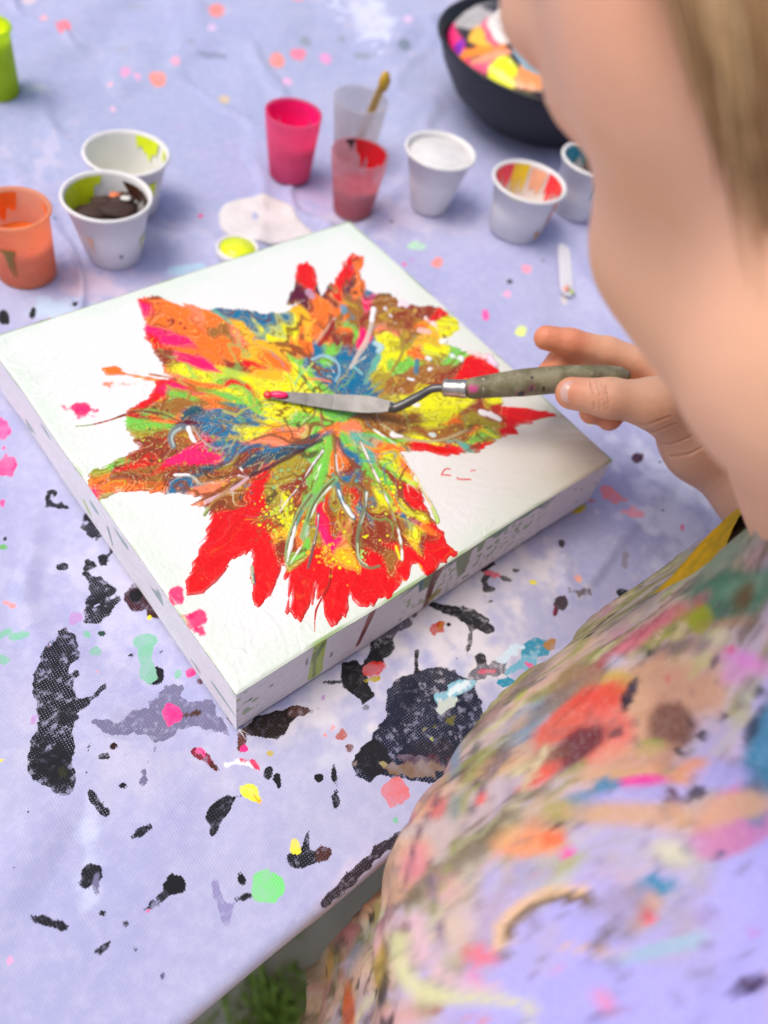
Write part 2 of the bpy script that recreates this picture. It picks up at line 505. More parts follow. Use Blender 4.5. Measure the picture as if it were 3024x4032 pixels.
EDGE_Y = -0.0865                    # front edge of the table
TX0, TX1, TY1 = -0.75, 1.55, 1.15
tbl = tag(empty("table", (0.4, 0.5, GROUND_Z)), "long table hidden under the paint-spattered lavender cloth", "table")
V, F = box(((TX0 + TX1) / 2, (EDGE_Y + TY1) / 2 + 0.002, -0.0145), ((TX1 - TX0) / 2 - 0.006, (TY1 - EDGE_Y) / 2 - 0.006, 0.0115))
mesh_obj("tabletop", V, F, MAT_WOOD, tbl, smooth=False)
for sx in (TX0 + 0.1, TX1 - 0.1):
    for sy in (EDGE_Y + 0.12, TY1 - 0.1):
        V, F = tube([(sx, sy, GROUND_Z), (sx, sy, -0.027)], 0.018, 12, up=(1, 0, 0))
        mesh_obj("leg", V, F, MAT_METAL, tbl)

# ------------------------------------------------------------------ tablecloth
BLK = (0.012, 0.012, 0.016); NAVY = (0.012, 0.015, 0.034); MINT = (0.22, 0.52, 0.36); CORAL = (0.95, 0.28, 0.22)
SLATE = (0.17, 0.16, 0.27); HP = (0.92, 0.03, 0.24); MAR = (0.10, 0.012, 0.02); BRN = (0.07, 0.025, 0.018)
LIME = (0.70, 0.88, 0.02); PGRN = (0.20, 0.72, 0.22); TEAL = (0.02, 0.28, 0.42); PBLU = (0.55, 0.75, 0.85); YEL = (0.85, 0.75, 0.02)
# (kind, data, colour, thin weave 0..1, edge wobble px)
STAIN = [
 ('p', [(265,2485),(300,2500),(330,2560),(355,2575),(310,2610),(275,2640),(265,2680),(320,2650),(330,2670),(290,2740),(270,2775),(350,2745),(410,2720),(380,2760),(310,2830),(300,2880),(310,2960),(300,3080),(285,3140),(230,3135),(170,3110),(128,3080),(125,2980),(140,2900),(150,2830),(145,2740),(160,2640),(200,2550)], BLK, .9, 14),
 ('e', (215,3020,70,85,10), BLK, .12, 16), ('e', (265,2840,60,30,-25), BLK, .2, 12),
 ('p', [(345,2265),(395,2290),(450,2325),(430,2350),(400,2375),(370,2400),(410,2380),(470,2350),(470,2370),(420,2420),(400,2460),(370,2475),(340,2455),(345,2420),(340,2370),(360,2330)], BLK, .95, 12),
 ('e', (375,2085,42,55,-30), BLK, .8, 18), ('e', (345,2035,24,34,-40), BLK, .4, 14), ('e', (415,2190,40,16,-30), BLK, .9, 20), ('e', (300,1985,40,8,20), BLK, .8, 18), ('e', (270,2000,30,7,10), BLK, .9, 18),
 ('e', (548,2360,56,55,40), (.05,.012,.02), .5, 8), ('e', (535,2345,28,26,0), BLK, 0, 6), ('e', (605,2405,46,34,40), (.06,.02,.02), .4, 10),
 ('e', (615,2660,26,35,10), BLK, .1, 6), ('e', (520,2585,14,8,0), BLK, .3, 5), ('e', (395,2498,16,9,0), (.02,.06,.04), .5, 6), ('e', (630,2575,10,26,30), BLK, .8, 10),
 ('p', [(340,2830),(400,2835),(470,2860),(560,2800),(660,2710),(710,2715),(710,2750),(760,2760),(840,2740),(880,2850),(930,2900),(900,2905),(840,2870),(760,2870),(700,2890),(640,2930),(600,2915),(520,2900),(440,2910),(360,2860)], SLATE, .75, 14),
 ('e', (610,2960,10,70,20), SLATE, .8, 12), ('e', (740,2818,32,9,-15), BRN, .6, 8), ('l', ([(900,2790),(930,2880),(945,2905)],14,8), BRN, .5, 8),
 ('p', [(970,2880),(1010,2830),(1090,2800),(1150,2780),(1230,2795),(1170,2820),(1130,2850),(1120,2890),(1090,2912),(1040,2912)], (.02,.012,.01), .15, 9), ('e', (1190,2800,50,18,5), (.10,.04,.03), .6, 10),
 ('e', (950,2915,16,42,5), (.12,.04,.03), .7, 5), ('e', (960,2950,13,14,0), HP, .4, 4),
 ('l', ([(770,2960),(815,2985),(850,3030)],20,12), (.22,.012,.03), .5, 8), ('e', (845,3020,22,14,40), BRN, .5, 6),
 ('p', [(1340,2610),(1400,2600),(1440,2630),(1450,2700),(1480,2740),(1440,2770),(1425,2782),(1400,2750),(1350,2700)], BLK, .12, 7), ('e', (1505,2548,46,46,20), BLK, .6, 6), ('e', (1470,2610,40,40,0), BLK, .3, 6), ('l', ([(1275,2690),(1345,2686)],6,4), BLK, .3, 4),
 ('p', [(1560,2680),(1640,2650),(1700,2625),(1790,2640),(1850,2690),(1890,2750),(1910,2820),(1880,2900),(1800,2980),(1740,3060),(1690,3090),(1600,3070),(1480,3060),(1460,3085),(1400,3060),(1390,3010),(1420,2960),(1490,2880),(1510,2800),(1520,2720)], NAVY, .7, 10),
 ('e', (1470,2990,70,75,25), BLK, .1, 10), ('e', (1580,2770,40,90,25), NAVY, .15, 14), ('e', (1690,2970,110,60,10), (.022,.018,.03), .25, 14),
 ('l', ([(1640,2568),(1636,2650)],8,9), BLK, .3, 5), ('e', (1795,2615,9,22,0), BLK, .5, 6), ('l', ([(1852,2470),(1850,2530),(1836,2580)],7,5), BLK, .6, 8),
 ('l', ([(1700,2380),(1800,2415),(1925,2478)],16,22), BLK, .25, 7), ('l', ([(1825,2400),(1920,2445)],10,10), BLK, .8, 7),
 ('e', (1765,2462,9,7,0), BLK, 0, 2), ('e', (1630,2425,9,8,0), BLK, 0, 2), ('e', (1560,2470,70,24,-25), (.12,.11,.15), .9, 16), ('e', (1440,2790,26,12,-20), (.2,.2,.25), .9, 9),
 ('l', ([(1925,2265),(1905,2290),(1915,2320),(1940,2320)],14,14), (.05,.045,.05), .7, 6), ('e', (1990,2285,26,8,10), (.1,.09,.1), .8, 8), ('e', (1925,2372,22,7,-20), (.05,.05,.05), .8, 8), ('e', (1930,2225,30,9,-25), BLK, .5, 8),
 ('e', (2205,2380,28,30,0), (.06,.04,.05), .8, 6), ('e', (2185,2410,14,22,20), MAR, .3, 5), ('e', (2210,2143,13,15,0), (.06,.05,.07), .5, 4), ('e', (2030,2250,12,8,0), (.1,.09,.1), .6, 4),
 ('e', (2110,2555,62,40,-20), TEAL, .75, 12), ('e', (2060,2620,60,30,-20), (.16,.45,.60), .8, 16), ('e', (1900,2650,62,22,-15), (.13,.12,.15), .85, 16), ('e', (1990,2690,30,12,-10), TEAL, .9, 12),
 ('e', (2500,1820,22,18,0), (.07,.03,.06), .4, 5), ('e', (2240,2340,40,10,0), (.2,.17,.18), .9, 14), ('e', (2460,2190,10,40,10), (.3,.28,.35), .9, 12),
 ('e', (1090,3070,17,21,0), BLK, 0, 4), ('e', (1098,3095,8,12,0), BLK, .3, 4), ('e', (1255,3070,18,16,-20), BLK, 0, 3), ('e', (485,3101,18,14,0), BLK, .1, 3), ('e', (450,2946,16,13,0), (.03,.012,.01), 0, 5), ('e', (500,2980,8,5,0), BLK, 0, 3),
 ('e', (1055,3045,16,22,15), BLK, .9, 9), ('e', (1312,3050,5,18,0), BLK, .9, 6), ('e', (1320,3150,6,26,0), BLK, .95, 8),
 ('e', (365,3447,40,36,-45), BLK, .55, 7), ('e', (335,3485,16,18,-20), BLK, .8, 8), ('e', (210,3645,66,17,16), BLK, .3, 8), ('e', (405,3602,12,9,0), BLK, .1, 3),
 ('e', (685,3488,44,32,-25), BLK, .1, 7), ('e', (632,3535,26,15,-45), BLK, .5, 9), ('l', ([(610,3560),(540,3600),(490,3660)],10,4), BLK, .9, 14), ('l', ([(460,3690),(400,3740)],6,3), BLK, .95, 14), ('l', ([(420,2990),(350,3010),(340,3060),(360,3130),(415,3220)],9,5), BLK, .9, 14), ('l', ([(345,2985),(375,2890)],10,5), BLK, .8, 10),
 ('e', (533,3740,12,13,0), BLK, .1, 4), ('e', (948,3465,21,27,-10), BLK, .15, 5), ('e', (955,3530,18,9,-20), BLK, .8, 8), ('e', (1192,3382,54,34,-12), BLK, .55, 6), ('l', ([(1212,3255),(1205,3330)],6,14), BLK, .9, 9), ('e', (70,3430,11,9,0), BLK, .2, 4), ('e', (118,3208,6,6,0), BLK, .1, 2), ('e', (543,3294,24,7,-32), BLK, .6, 8), ('e', (640,3850,7,12,10), (.1,.1,.2), .7, 5), ('e', (380,3470,6,20,0), SLATE, .9, 8), ('l', ([(845,3480),(880,3560),(890,3630)],12,10), (.28,.26,.48), .95, 14),
 ('p', [(905,3135),(925,3145),(910,3190),(870,3240),(860,3280),(840,3302),(825,3290),(830,3250),(808,3230),(820,3190),(860,3150)], BLK, .3, 6), ('l', ([(915,3145),(965,3136),(990,3150)],5,4), BLK, 0, 2),
 ('l', ([(1690,3215),(1620,3265),(1500,3340),(1400,3440),(1270,3560)],14,18), (.035,.025,.035), .4, 8),
 ('e', (20,1262,20,26,0), BLK, 0, 6), ('e', (130,1250,10,26,10), BLK, .1, 5), ('e', (300,1210,12,12,0), BLK, .1, 5),
 ('e', (845,262,50,12,8), (.25,.27,.40), .8, 10), ('e', (755,222,26,14,10), (.32,.34,.48), .8, 10), ('e', (1200,212,20,20,0), (.3,.34,.42), .8, 8), ('e', (1430,260,40,14,10), (.3,.33,.42), .8, 10), ('e', (1585,225,26,22,0), (.22,.27,.36), .8, 8), ('e', (1345,190,22,14,20), (.32,.34,.46), .8, 8), ('e', (545,60,40,14,0), (.38,.4,.55), .8, 8), ('e', (485,235,30,10,0), (.4,.42,.55), .8, 8), ('e', (222,880,12,8,0), (.1,.2,.35), .3, 3),
 ('e', (250,3050,16,22,0), (.03,.03,.02), 0, 6),
]
SPOT = [
 ('e', (575,2550,42,52,15), MINT, 10), ('e', (585,2645,26,34,20), MINT, 8), ('e', (372,2575,25,23,0), MINT, 4), ('e', (345,2508,20,18,0), MINT, 4), ('e', (18,2605,24,22,0), MINT, 5), ('e', (85,2516,18,7,0), MINT, 4), ('e', (702,2655,12,13,0), MINT, 3), ('e', (12,2160,14,9,-10), (.15,.45,.12), 4), ('e', (15,2500,16,7,-25), MINT, 4),
 ('e', (205,2560,12,9,0), (.14,.04,.02), 4), ('e', (680,2820,38,40,20), HP, 5), ('e', (755,2653,20,17,20), HP, 5), ('e', (785,2685,16,12,30), MAR, 4), ('e', (30,2385,22,7,25), CORAL, 4), ('e', (390,2660,8,6,-30), CORAL, 2), ('e', (590,2435,12,12,0), YEL, 4),
 ('l', ([(780,2955),(800,2965)],16,12), HP, 6), ('l', ([(890,3012),(935,3005),(990,3010)],18,12), (.86,.84,.88), 6), ('l', ([(955,2995),(990,2995),(1015,3030)],9,5), (.75,.02,.10), 5), ('e', (1063,2970,17,14,0), (.55,.42,.05), 3), ('e', (655,3015,14,5,-10), HP, 6), ('e', (1300,2880,22,10,-35), CORAL, 5), ('e', (1340,2900,20,18,30), (.45,.12,.10), 8), ('e', (1370,2945,22,16,30), (.18,.06,.05), 8),
 ('e', (1478,2640,45,30,-15), (.60,.02,.012), 6), ('e', (1470,2675,30,8,-15), (.45,.35,.02), 5), ('e', (1722,2475,30,28,0), (.55,.035,.012), 5), ('e', (1735,2470,12,16,30), (.5,.16,.02), 5),
 ('e', (1775,2735,72,24,-32), (.22,.50,.62), 12), ('e', (1790,2720,40,10,-32), (.70,.82,.86), 8), ('e', (1740,2790,60,14,-32), (.55,.62,.55), 12), ('e', (1715,2860,55,12,-20), (.14,.13,.03), 14), ('e', (1695,2910,13,15,0), (.5,.55,.03), 4), ('e', (1600,2985,90,20,12), (.06,.014,.025), 14), ('e', (1590,3035,100,22,5), (.20,.12,.07), 14), ('e', (1500,3010,28,14,20), (.32,.26,.09), 10),
 ('e', (1562,3120,52,56,0), (.72,.17,.19), 10), ('e', (1690,3150,10,40,20), (.65,.15,.25), 10), ('e', (1940,2272,22,14,20), (.85,.10,.15), 6), ('e', (2168,2538,26,24,0), (.45,.22,.06), 6), ('e', (2083,2625,15,12,20), HP, 4), ('e', (2185,2600,24,10,-20), (.45,.08,.42), 6), ('e', (2015,2565,40,18,-30), (.62,.78,.88), 10), ('e', (2180,2410,8,24,20), HP, 5), ('e', (1905,2650,14,6,0), (.6,.08,.14), 5), ('e', (2270,2290,14,20,10), (.9,.42,.32), 6), ('e', (2095,2297,14,8,0), YEL, 3),
 ('e', (985,3125,42,54,-28), (.86,.88,.02), 5), ('e', (1003,3135,14,36,-25), (.95,.45,.02), 7), ('e', (1162,3325,16,28,0), (.85,.76,.06), 4), ('e', (1015,3220,5,12,0), YEL, 3), ('e', (1057,3490,62,63,0), PGRN, 4), ('e', (812,3160,10,20,20), (.55,.30,.32), 4), ('e', (45,3795,18,18,0), (.75,.38,.62), 8), ('e', (582,3590,10,7,-20), HP, 3), ('e', (8,3000,12,7,0), YEL, 3), ('e', (382,3362,8,5,-20), MAR, 2), ('e', (1170,3625,20,12,0), (.70,.78,.72), 6),
 ('e', (12,1700,24,48,-15), (.92,.05,.30), 8), ('e', (28,1840,36,36,0), HP, 8), ('e', (10,1985,22,16,0), (.8,.10,.35), 6),
 ('e', (2420,1955,56,26,25), (.80,.22,.25), 10), ('e', (2485,2020,24,14,30), (.85,.35,.42), 8), ('e', (2270,2004,34,14,-20), (.62,.50,.02), 4), ('e', (2680,2090,13,11,0), (.9,.12,.30), 3), ('e', (2320,1972,20,10,0), (.55,.2,.22), 5),
 ('e', (2045,1330,22,17,0), (.78,.90,.20), 3), ('e', (2328,1668,30,20,0), LIME, 4), ('e', (1905,1265,13,22,-15), (.88,.12,.40), 4), ('e', (1980,1195,15,12,0), (.9,.40,.60), 3), ('e', (2058,1097,20,17,0), (.95,.35,.45), 3), ('e', (1720,1050,20,18,0), CORAL, 3), ('e', (1637,980,42,16,0), (.45,.75,.50), 4), ('e', (1900,1530,16,14,0), (.9,.2,.3), 3), ('e', (2210,1205,13,18,0), (.70,.64,.62), 4),
 ('e', (260,155,30,26,0), (.90,.20,.25), 4), ('e', (175,105,18,17,0), (.88,.42,.48), 4), ('e', (855,97,36,28,10), (.93,.25,.20), 5), ('e', (500,320,22,19,0), (.80,.35,.60), 4), ('e', (545,342,16,14,0), (.80,.40,.62), 4), ('e', (622,346,33,25,0), (.97,.30,.22), 4), ('e', (690,283,18,18,0), (.80,.40,.55), 4), ('e', (440,370,15,15,0), (.82,.45,.55), 4), ('e', (1090,292,32,27,0), (.95,.30,.25), 4), ('e', (1172,262,34,22,-15), (.93,.22,.32), 4), ('e', (1280,270,22,20,0), (.88,.32,.62), 4), ('e', (885,425,20,16,0), (.70,.52,.30), 4), ('e', (1165,26,26,18,0), (.92,.35,.45), 4), ('e', (1100,2,26,12,0), (.92,.25,.35), 4), ('e', (835,168,20,18,0), (.78,.55,.80), 5), ('e', (1600,125,20,18,0), (.80,.55,.80), 5), ('e', (120,25,26,20,0), (.75,.60,.65), 5), ('e', (447,460,14,14,0), (.80,.50,.65), 4), ('e', (1130,360,18,14,0), (.85,.45,.68), 4), ('e', (730,1070,60,14,-10), (.45,.65,.78), 6),
]
WASH_AND_LIGHT = [((800, 330, 1500, 420, -8), (.33, .39, .60), .6), ((170, 400, 190, 60, -5), (.62, .74, .66), .55), ((210, 1228, 105, 45, -5), (.50, .64, .80), .9), ((320, 1120, 180, 60, 5), (.66, .52, .62), .7), ((1280, 780, 150, 70, 0), (.58, .42, .66), .6),  # first entry: bluer, dimmer light on the far cloth put into its colour
        ((1550, 860, 260, 70, 0), (.62, .57, .70), .6), ((1750, 2450, 420, 300, -30), (.74, .70, .73), .85), ((1250, 2780, 260, 120, -30), (.72, .69, .74), .8), ((600, 3000, 420, 120, 0), (.55, .53, .66), .6), ((520, 2300, 300, 260, 30), (.66, .63, .78), .5),
        ((1380, 2950, 160, 60, -10), (.60, .60, .70), .6), ((2650, 2050, 120, 260, -30), (.75, .76, .90), .7), ((1450, 120, 110, 160, -40), (.70, .74, .92), .7), ((350, 3350, 40, 200, 0), (.66, .72, .90), .45), ((1900, 2640, 130, 60, -15), (.78, .74, .72), .8), ((850, 3000, 60, 300, 15), (.58, .54, .70), .35), ((1350, 3500, 200, 60, -40), (.66, .55, .68), .5), ((620, 2870, 240, 90, -10), (.40, .39, .52), .6)]  # pale far diagonal: light streaks on the folds put into the colour

def graded(a0, a1, f0, f1, step, grow=1.035, cap=0.006):
    xs = list(np.arange(f0, f1, step))
    s = step
    while xs[-1] < a1:
        s = min(s * grow, cap); xs.append(xs[-1] + s)
    s = step; left = [xs[0]]
    while left[-1] > a0:
        s = min(s * grow, cap); left.append(left[-1] - s)
    return np.array(left[::-1][:-1] + xs)
def make_cloth():
    gx = graded(TX0, TX1, -0.17, 0.33, 0.00105)
    # v: distance over the table; negative = hanging down the front edge
    gy = graded(-0.075, TY1 - EDGE_Y + 0.06, 0.004, 0.36, 0.00105)
    X, Vv = np.meshgrid(gx, gy, indexing='ij')
    rr = 0.006
    y = EDGE_Y + Vv; z = np.zeros_like(X)
    a = np.clip((rr - Vv) / rr, 0, math.pi / 2)          # arc over the rounded edge
    over = Vv < rr
    y = np.where(over, EDGE_Y + rr - rr * np.sin(a), y)
    z = np.where(over, -(rr - rr * np.cos(a)), z)
    hang = np.clip(rr - Vv - rr * math.pi / 2, 0, None)
    z = z - hang
    y = y - hang * (0.10 + 0.10 * noise(X * 9, X * 0, s=5)) - 0.012 * sstep(0, 0.08, hang) * noise(X * 22 + 3, X * 0 + 1, s=6)
    flat = sstep(0.01, 0.06, Vv)
    # soft folds away from the canvas
    far = sstep(0.30, 0.55, np.hypot(X - 0.1, y - 0.1))
    f1 = fbm(X * 5 + y * 2, y * 9 - X * 3, s=31, o=3)
    f2 = noise((X + y) * 5, (y - X) * 16 + f1 * 1.5, s=33)
    z = z + flat * far * (0.0075 + 0.0045 * f2 + 0.003 * f1)
    rfold = sstep(0.26, 0.36, X) * (1 - sstep(0.2, 0.3, y))
    z = z + flat * rfold * (0.005 + 0.005 * noise((X * .8 - y) * 26 + f1, X * 3, s=35))
    dcv = np.maximum(np.maximum(-X, X - SIDE), np.maximum(-y, y - SIDE)); opn = sstep(.006, .05, dcv) * flat
    cr_ = np.abs(fbm(X * 9 + .8 * f1, y * 9 - X * 4, s=38, o=2)); z = z + opn * (0.0034 * sstep(.11, .0, cr_) + 0.0034 * (fbm(X * 11, y * 11, s=39, o=2) + .5))
    z = z + flat * (0.0005 + 0.0006 * fbm(X * 30, y * 30, s=37, o=3))
    P = np.stack([X, y, z], -1)
    ref = P.copy(); ref[..., 2] = np.where(over, z, 0.0)
    U, Vp, Z = proj(ref)
    scale = FPX / np.clip(Z, 0.05, None)                     # px per metre
    n1 = fbm(X * 110, y * 110, s=41, o=4) * 3.2
    n2 = fbm(X * 330, y * 330, s=43, o=2) * 3.0
    stain = np.zeros(X.shape + (4,), np.float32); stain[..., :3] = .5
    spot = stain.copy(); thin = np.zeros(X.shape, np.float32); wash = stain.copy()
    def region(bb, pad):
        m = (U > bb[0] - pad) & (U < bb[2] + pad) & (Vp > bb[1] - pad) & (Vp < bb[3] + pad) & (Z > 0.1)
        ii = np.where(m.any(1))[0]; jj = np.where(m.any(0))[0]
        if len(ii) == 0 or len(jj) == 0: return None
        return slice(ii[0], ii[-1] + 1), slice(jj[0], jj[-1] + 1)
    def shape_sd(kind, d, pad=70):
        if kind == 'p': q = np.array(d); bb = (*q.min(0), *q.max(0))
        elif kind == 'l': q = np.array(d[0]); k = max(d[1:]); bb = (*(q.min(0) - k), *(q.max(0) + k))
        else: k = max(d[2], d[3]); bb = (d[0] - k, d[1] - k, d[0] + k, d[1] + k)
        r = region(bb, pad)
        if r is None: return None, None
        u, v = U[r], Vp[r]
        if kind == 'p': s = sd_poly(u, v, d)
        elif kind == 'l': s = sd_line(u, v, d[0], *d[1:])
        else: s = sd_ell(u, v, *d)
        return r, s
    for kind, d, col, th, wob in STAIN:
        r, s = shape_sd(kind, d)
        if kind == 'e' and max(d[2], d[3]) < 45: th *= .35
        if r is None: continue
        s = (s + wob * (n1[r] * 0.8 + n2[r] * 0.5) * np.clip(scale[r] / 9000, .25, 1.2)) / scale[r]
        f = np.clip(0.5 - s / 0.005, 0, 1)
        new = (f >= stain[r][..., 3]) | (f > 0.5)
        stain[r][..., :3][new] = col; thin[r][new] = th
        stain[r][..., 3] = np.maximum(f, stain[r][..., 3])
    for kind, d, col, wob in SPOT:
        r, s = shape_sd(kind, d)
        if r is None: continue
        s = (s + (wob * 1.3 + 3) * (n1[r] * 0.8 + n2[r] * 0.5) * np.clip(scale[r] / 9000, .25, 1.2)) / scale[r]
        f = np.clip(0.5 - s / 0.005, 0, 1)
        new = (f >= spot[r][..., 3]) | (f > 0.5)
        spot[r][..., :3][new] = col
        spot[r][..., 3] = np.maximum(f, spot[r][..., 3])
    # small random flecks
    for k in range(140):
        cx, cy = RNG.uniform(-0.15, 0.4), RNG.uniform(EDGE_Y, 0.5)
        rad = abs(RNG.normal(0, 0.0012)) + 0.0004
        col = [BLK, BLK, SLATE, HP, MINT, BRN, (.5, .3, .6)][RNG.integers(0, 7)]
        i0, i1 = np.searchsorted(gx, [cx - .006, cx + .006]); j0, j1 = np.searchsorted(gy + EDGE_Y, [cy - .006, cy + .006])
        r = (slice(i0, i1), slice(j0, j1))
        if i1 - i0 < 2 or j1 - j0 < 2: continue
        f = np.clip(0.5 - (np.hypot(X[r] - cx, y[r] - cy) - rad + .0006 * n2[r]) / 0.005, 0, 1)
        new = f > stain[r][..., 3]
        stain[r][..., :3][new] = col; thin[r][new] = .4; stain[r][..., 3] = np.maximum(f, stain[r][..., 3])
    for d, col, al in WASH_AND_LIGHT:
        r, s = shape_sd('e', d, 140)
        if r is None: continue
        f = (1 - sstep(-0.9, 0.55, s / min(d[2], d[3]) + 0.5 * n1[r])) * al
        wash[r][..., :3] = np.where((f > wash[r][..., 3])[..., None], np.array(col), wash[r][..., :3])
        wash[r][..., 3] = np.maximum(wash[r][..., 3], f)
    # faint grey-brown scuffs everywhere, a dirty hem along the front
    sc = sstep(0.25, 0.6, fbm(X * 16, y * 16, s=51, o=5)) * 0.35
    m = sc > wash[..., 3]; wash[..., :3][m] = (.60, .54, .66); wash[..., 3] = np.maximum(sc, wash[..., 3])
    hem = sstep(0.004, -0.006, Vv) * (0.75 + 0.2 * n1); m = hem > wash[..., 3]
    wash[..., :3][m] = (.62, .48, .44); wash[..., 3] = np.clip(np.maximum(hem, wash[..., 3]), 0, 1)
    global cloth_z
    def cloth_z(px_, py_): return float(z[min(np.searchsorted(gx, px_), len(gx) - 1), min(np.searchsorted(gy, py_ - EDGE_Y), len(gy) - 1)])
    V = P.reshape(-1, 3)
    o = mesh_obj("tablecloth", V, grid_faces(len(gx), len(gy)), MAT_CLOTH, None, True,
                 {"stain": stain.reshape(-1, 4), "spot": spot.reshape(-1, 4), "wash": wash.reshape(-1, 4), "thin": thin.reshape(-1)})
    tag(o, "lavender cotton tablecloth spattered with black, pink and green paint", "tablecloth")
make_cloth()

# ================================================================== PAINTED CANVAS
OUT = [(545,1185),(615,1172),(720,1205),(815,1230),(870,1222),(950,1222),(1040,1240),(1110,1235),(1150,1215),(1190,1190),(1150,1205),(1120,1215),(1150,1150),(1165,1100),(1168,1046),(1209,1037),(1237,1060),(1250,1146),(1264,1169),(1296,1137),(1346,1073),(1360,1037),(1392,1008),(1424,1019),(1428,1050),(1410,1073),(1424,1105),(1451,1151),(1492,1164),(1533,1164),(1583,1201),(1647,1214),(1702,1205),(1756,1237),(1802,1265),(1806,1301),(1760,1335),(1720,1355),(1793,1374),(1875,1410),(1948,1438),(1970,1480),(1960,1560),(1975,1602),(2057,1612),(2148,1625),(2212,1647),(2130,1661),(2066,1675),(2021,1684),(2039,1720),(2002,1716),(1957,1739),(1893,1775),(1829,1793),(1756,1802),(1693,1789),(1640,1778),(1590,1790),(1606,1839),(1635,1904),(1664,1969),(1679,2020),(1708,2063),(1740,2106),(1751,2150),(1794,2179),(1765,2208),(1737,2237),(1671,2273),(1640,2229),(1612,2258),(1592,2287),(1577,2268),(1563,2331),(1527,2367),(1491,2381),(1462,2396),(1411,2388),(1380,2360),(1368,2410),(1353,2446),(1317,2464),(1288,2432),(1274,2381),(1259,2359),(1241,2309),(1230,2367),(1208,2410),(1180,2454),(1151,2432),(1125,2417),(1136,2359),(1129,2294),(1127,2244),(1106,2230),(1085,2310),(1048,2365),(1016,2397),(994,2374),(994,2301),(989,2219),(984,2187),(912,2201),(875,2265),(839,2301),(802,2347),(738,2351),(734,2319),(757,2255),(766,2201),(802,2137),(820,2082),(834,2037),(826,2005),(780,2000),(742,1995),(800,1966),(758,1966),(716,1948),(638,1948),(559,1940),(463,1940),(420,1966),(372,1969),(345,1918),(348,1888),(357,1857),(415,1845),(463,1809),(499,1791),(547,1773),(523,1731),(499,1701),(490,1664),(517,1622),(559,1592),(590,1560),(616,1525),(587,1506),(500,1490),(420,1488),(396,1470),(392,1451),(456,1447),(500,1470),(590,1490),(680,1500),(640,1470),(625,1419),(611,1395),(577,1333),(567,1265),(548,1212)]
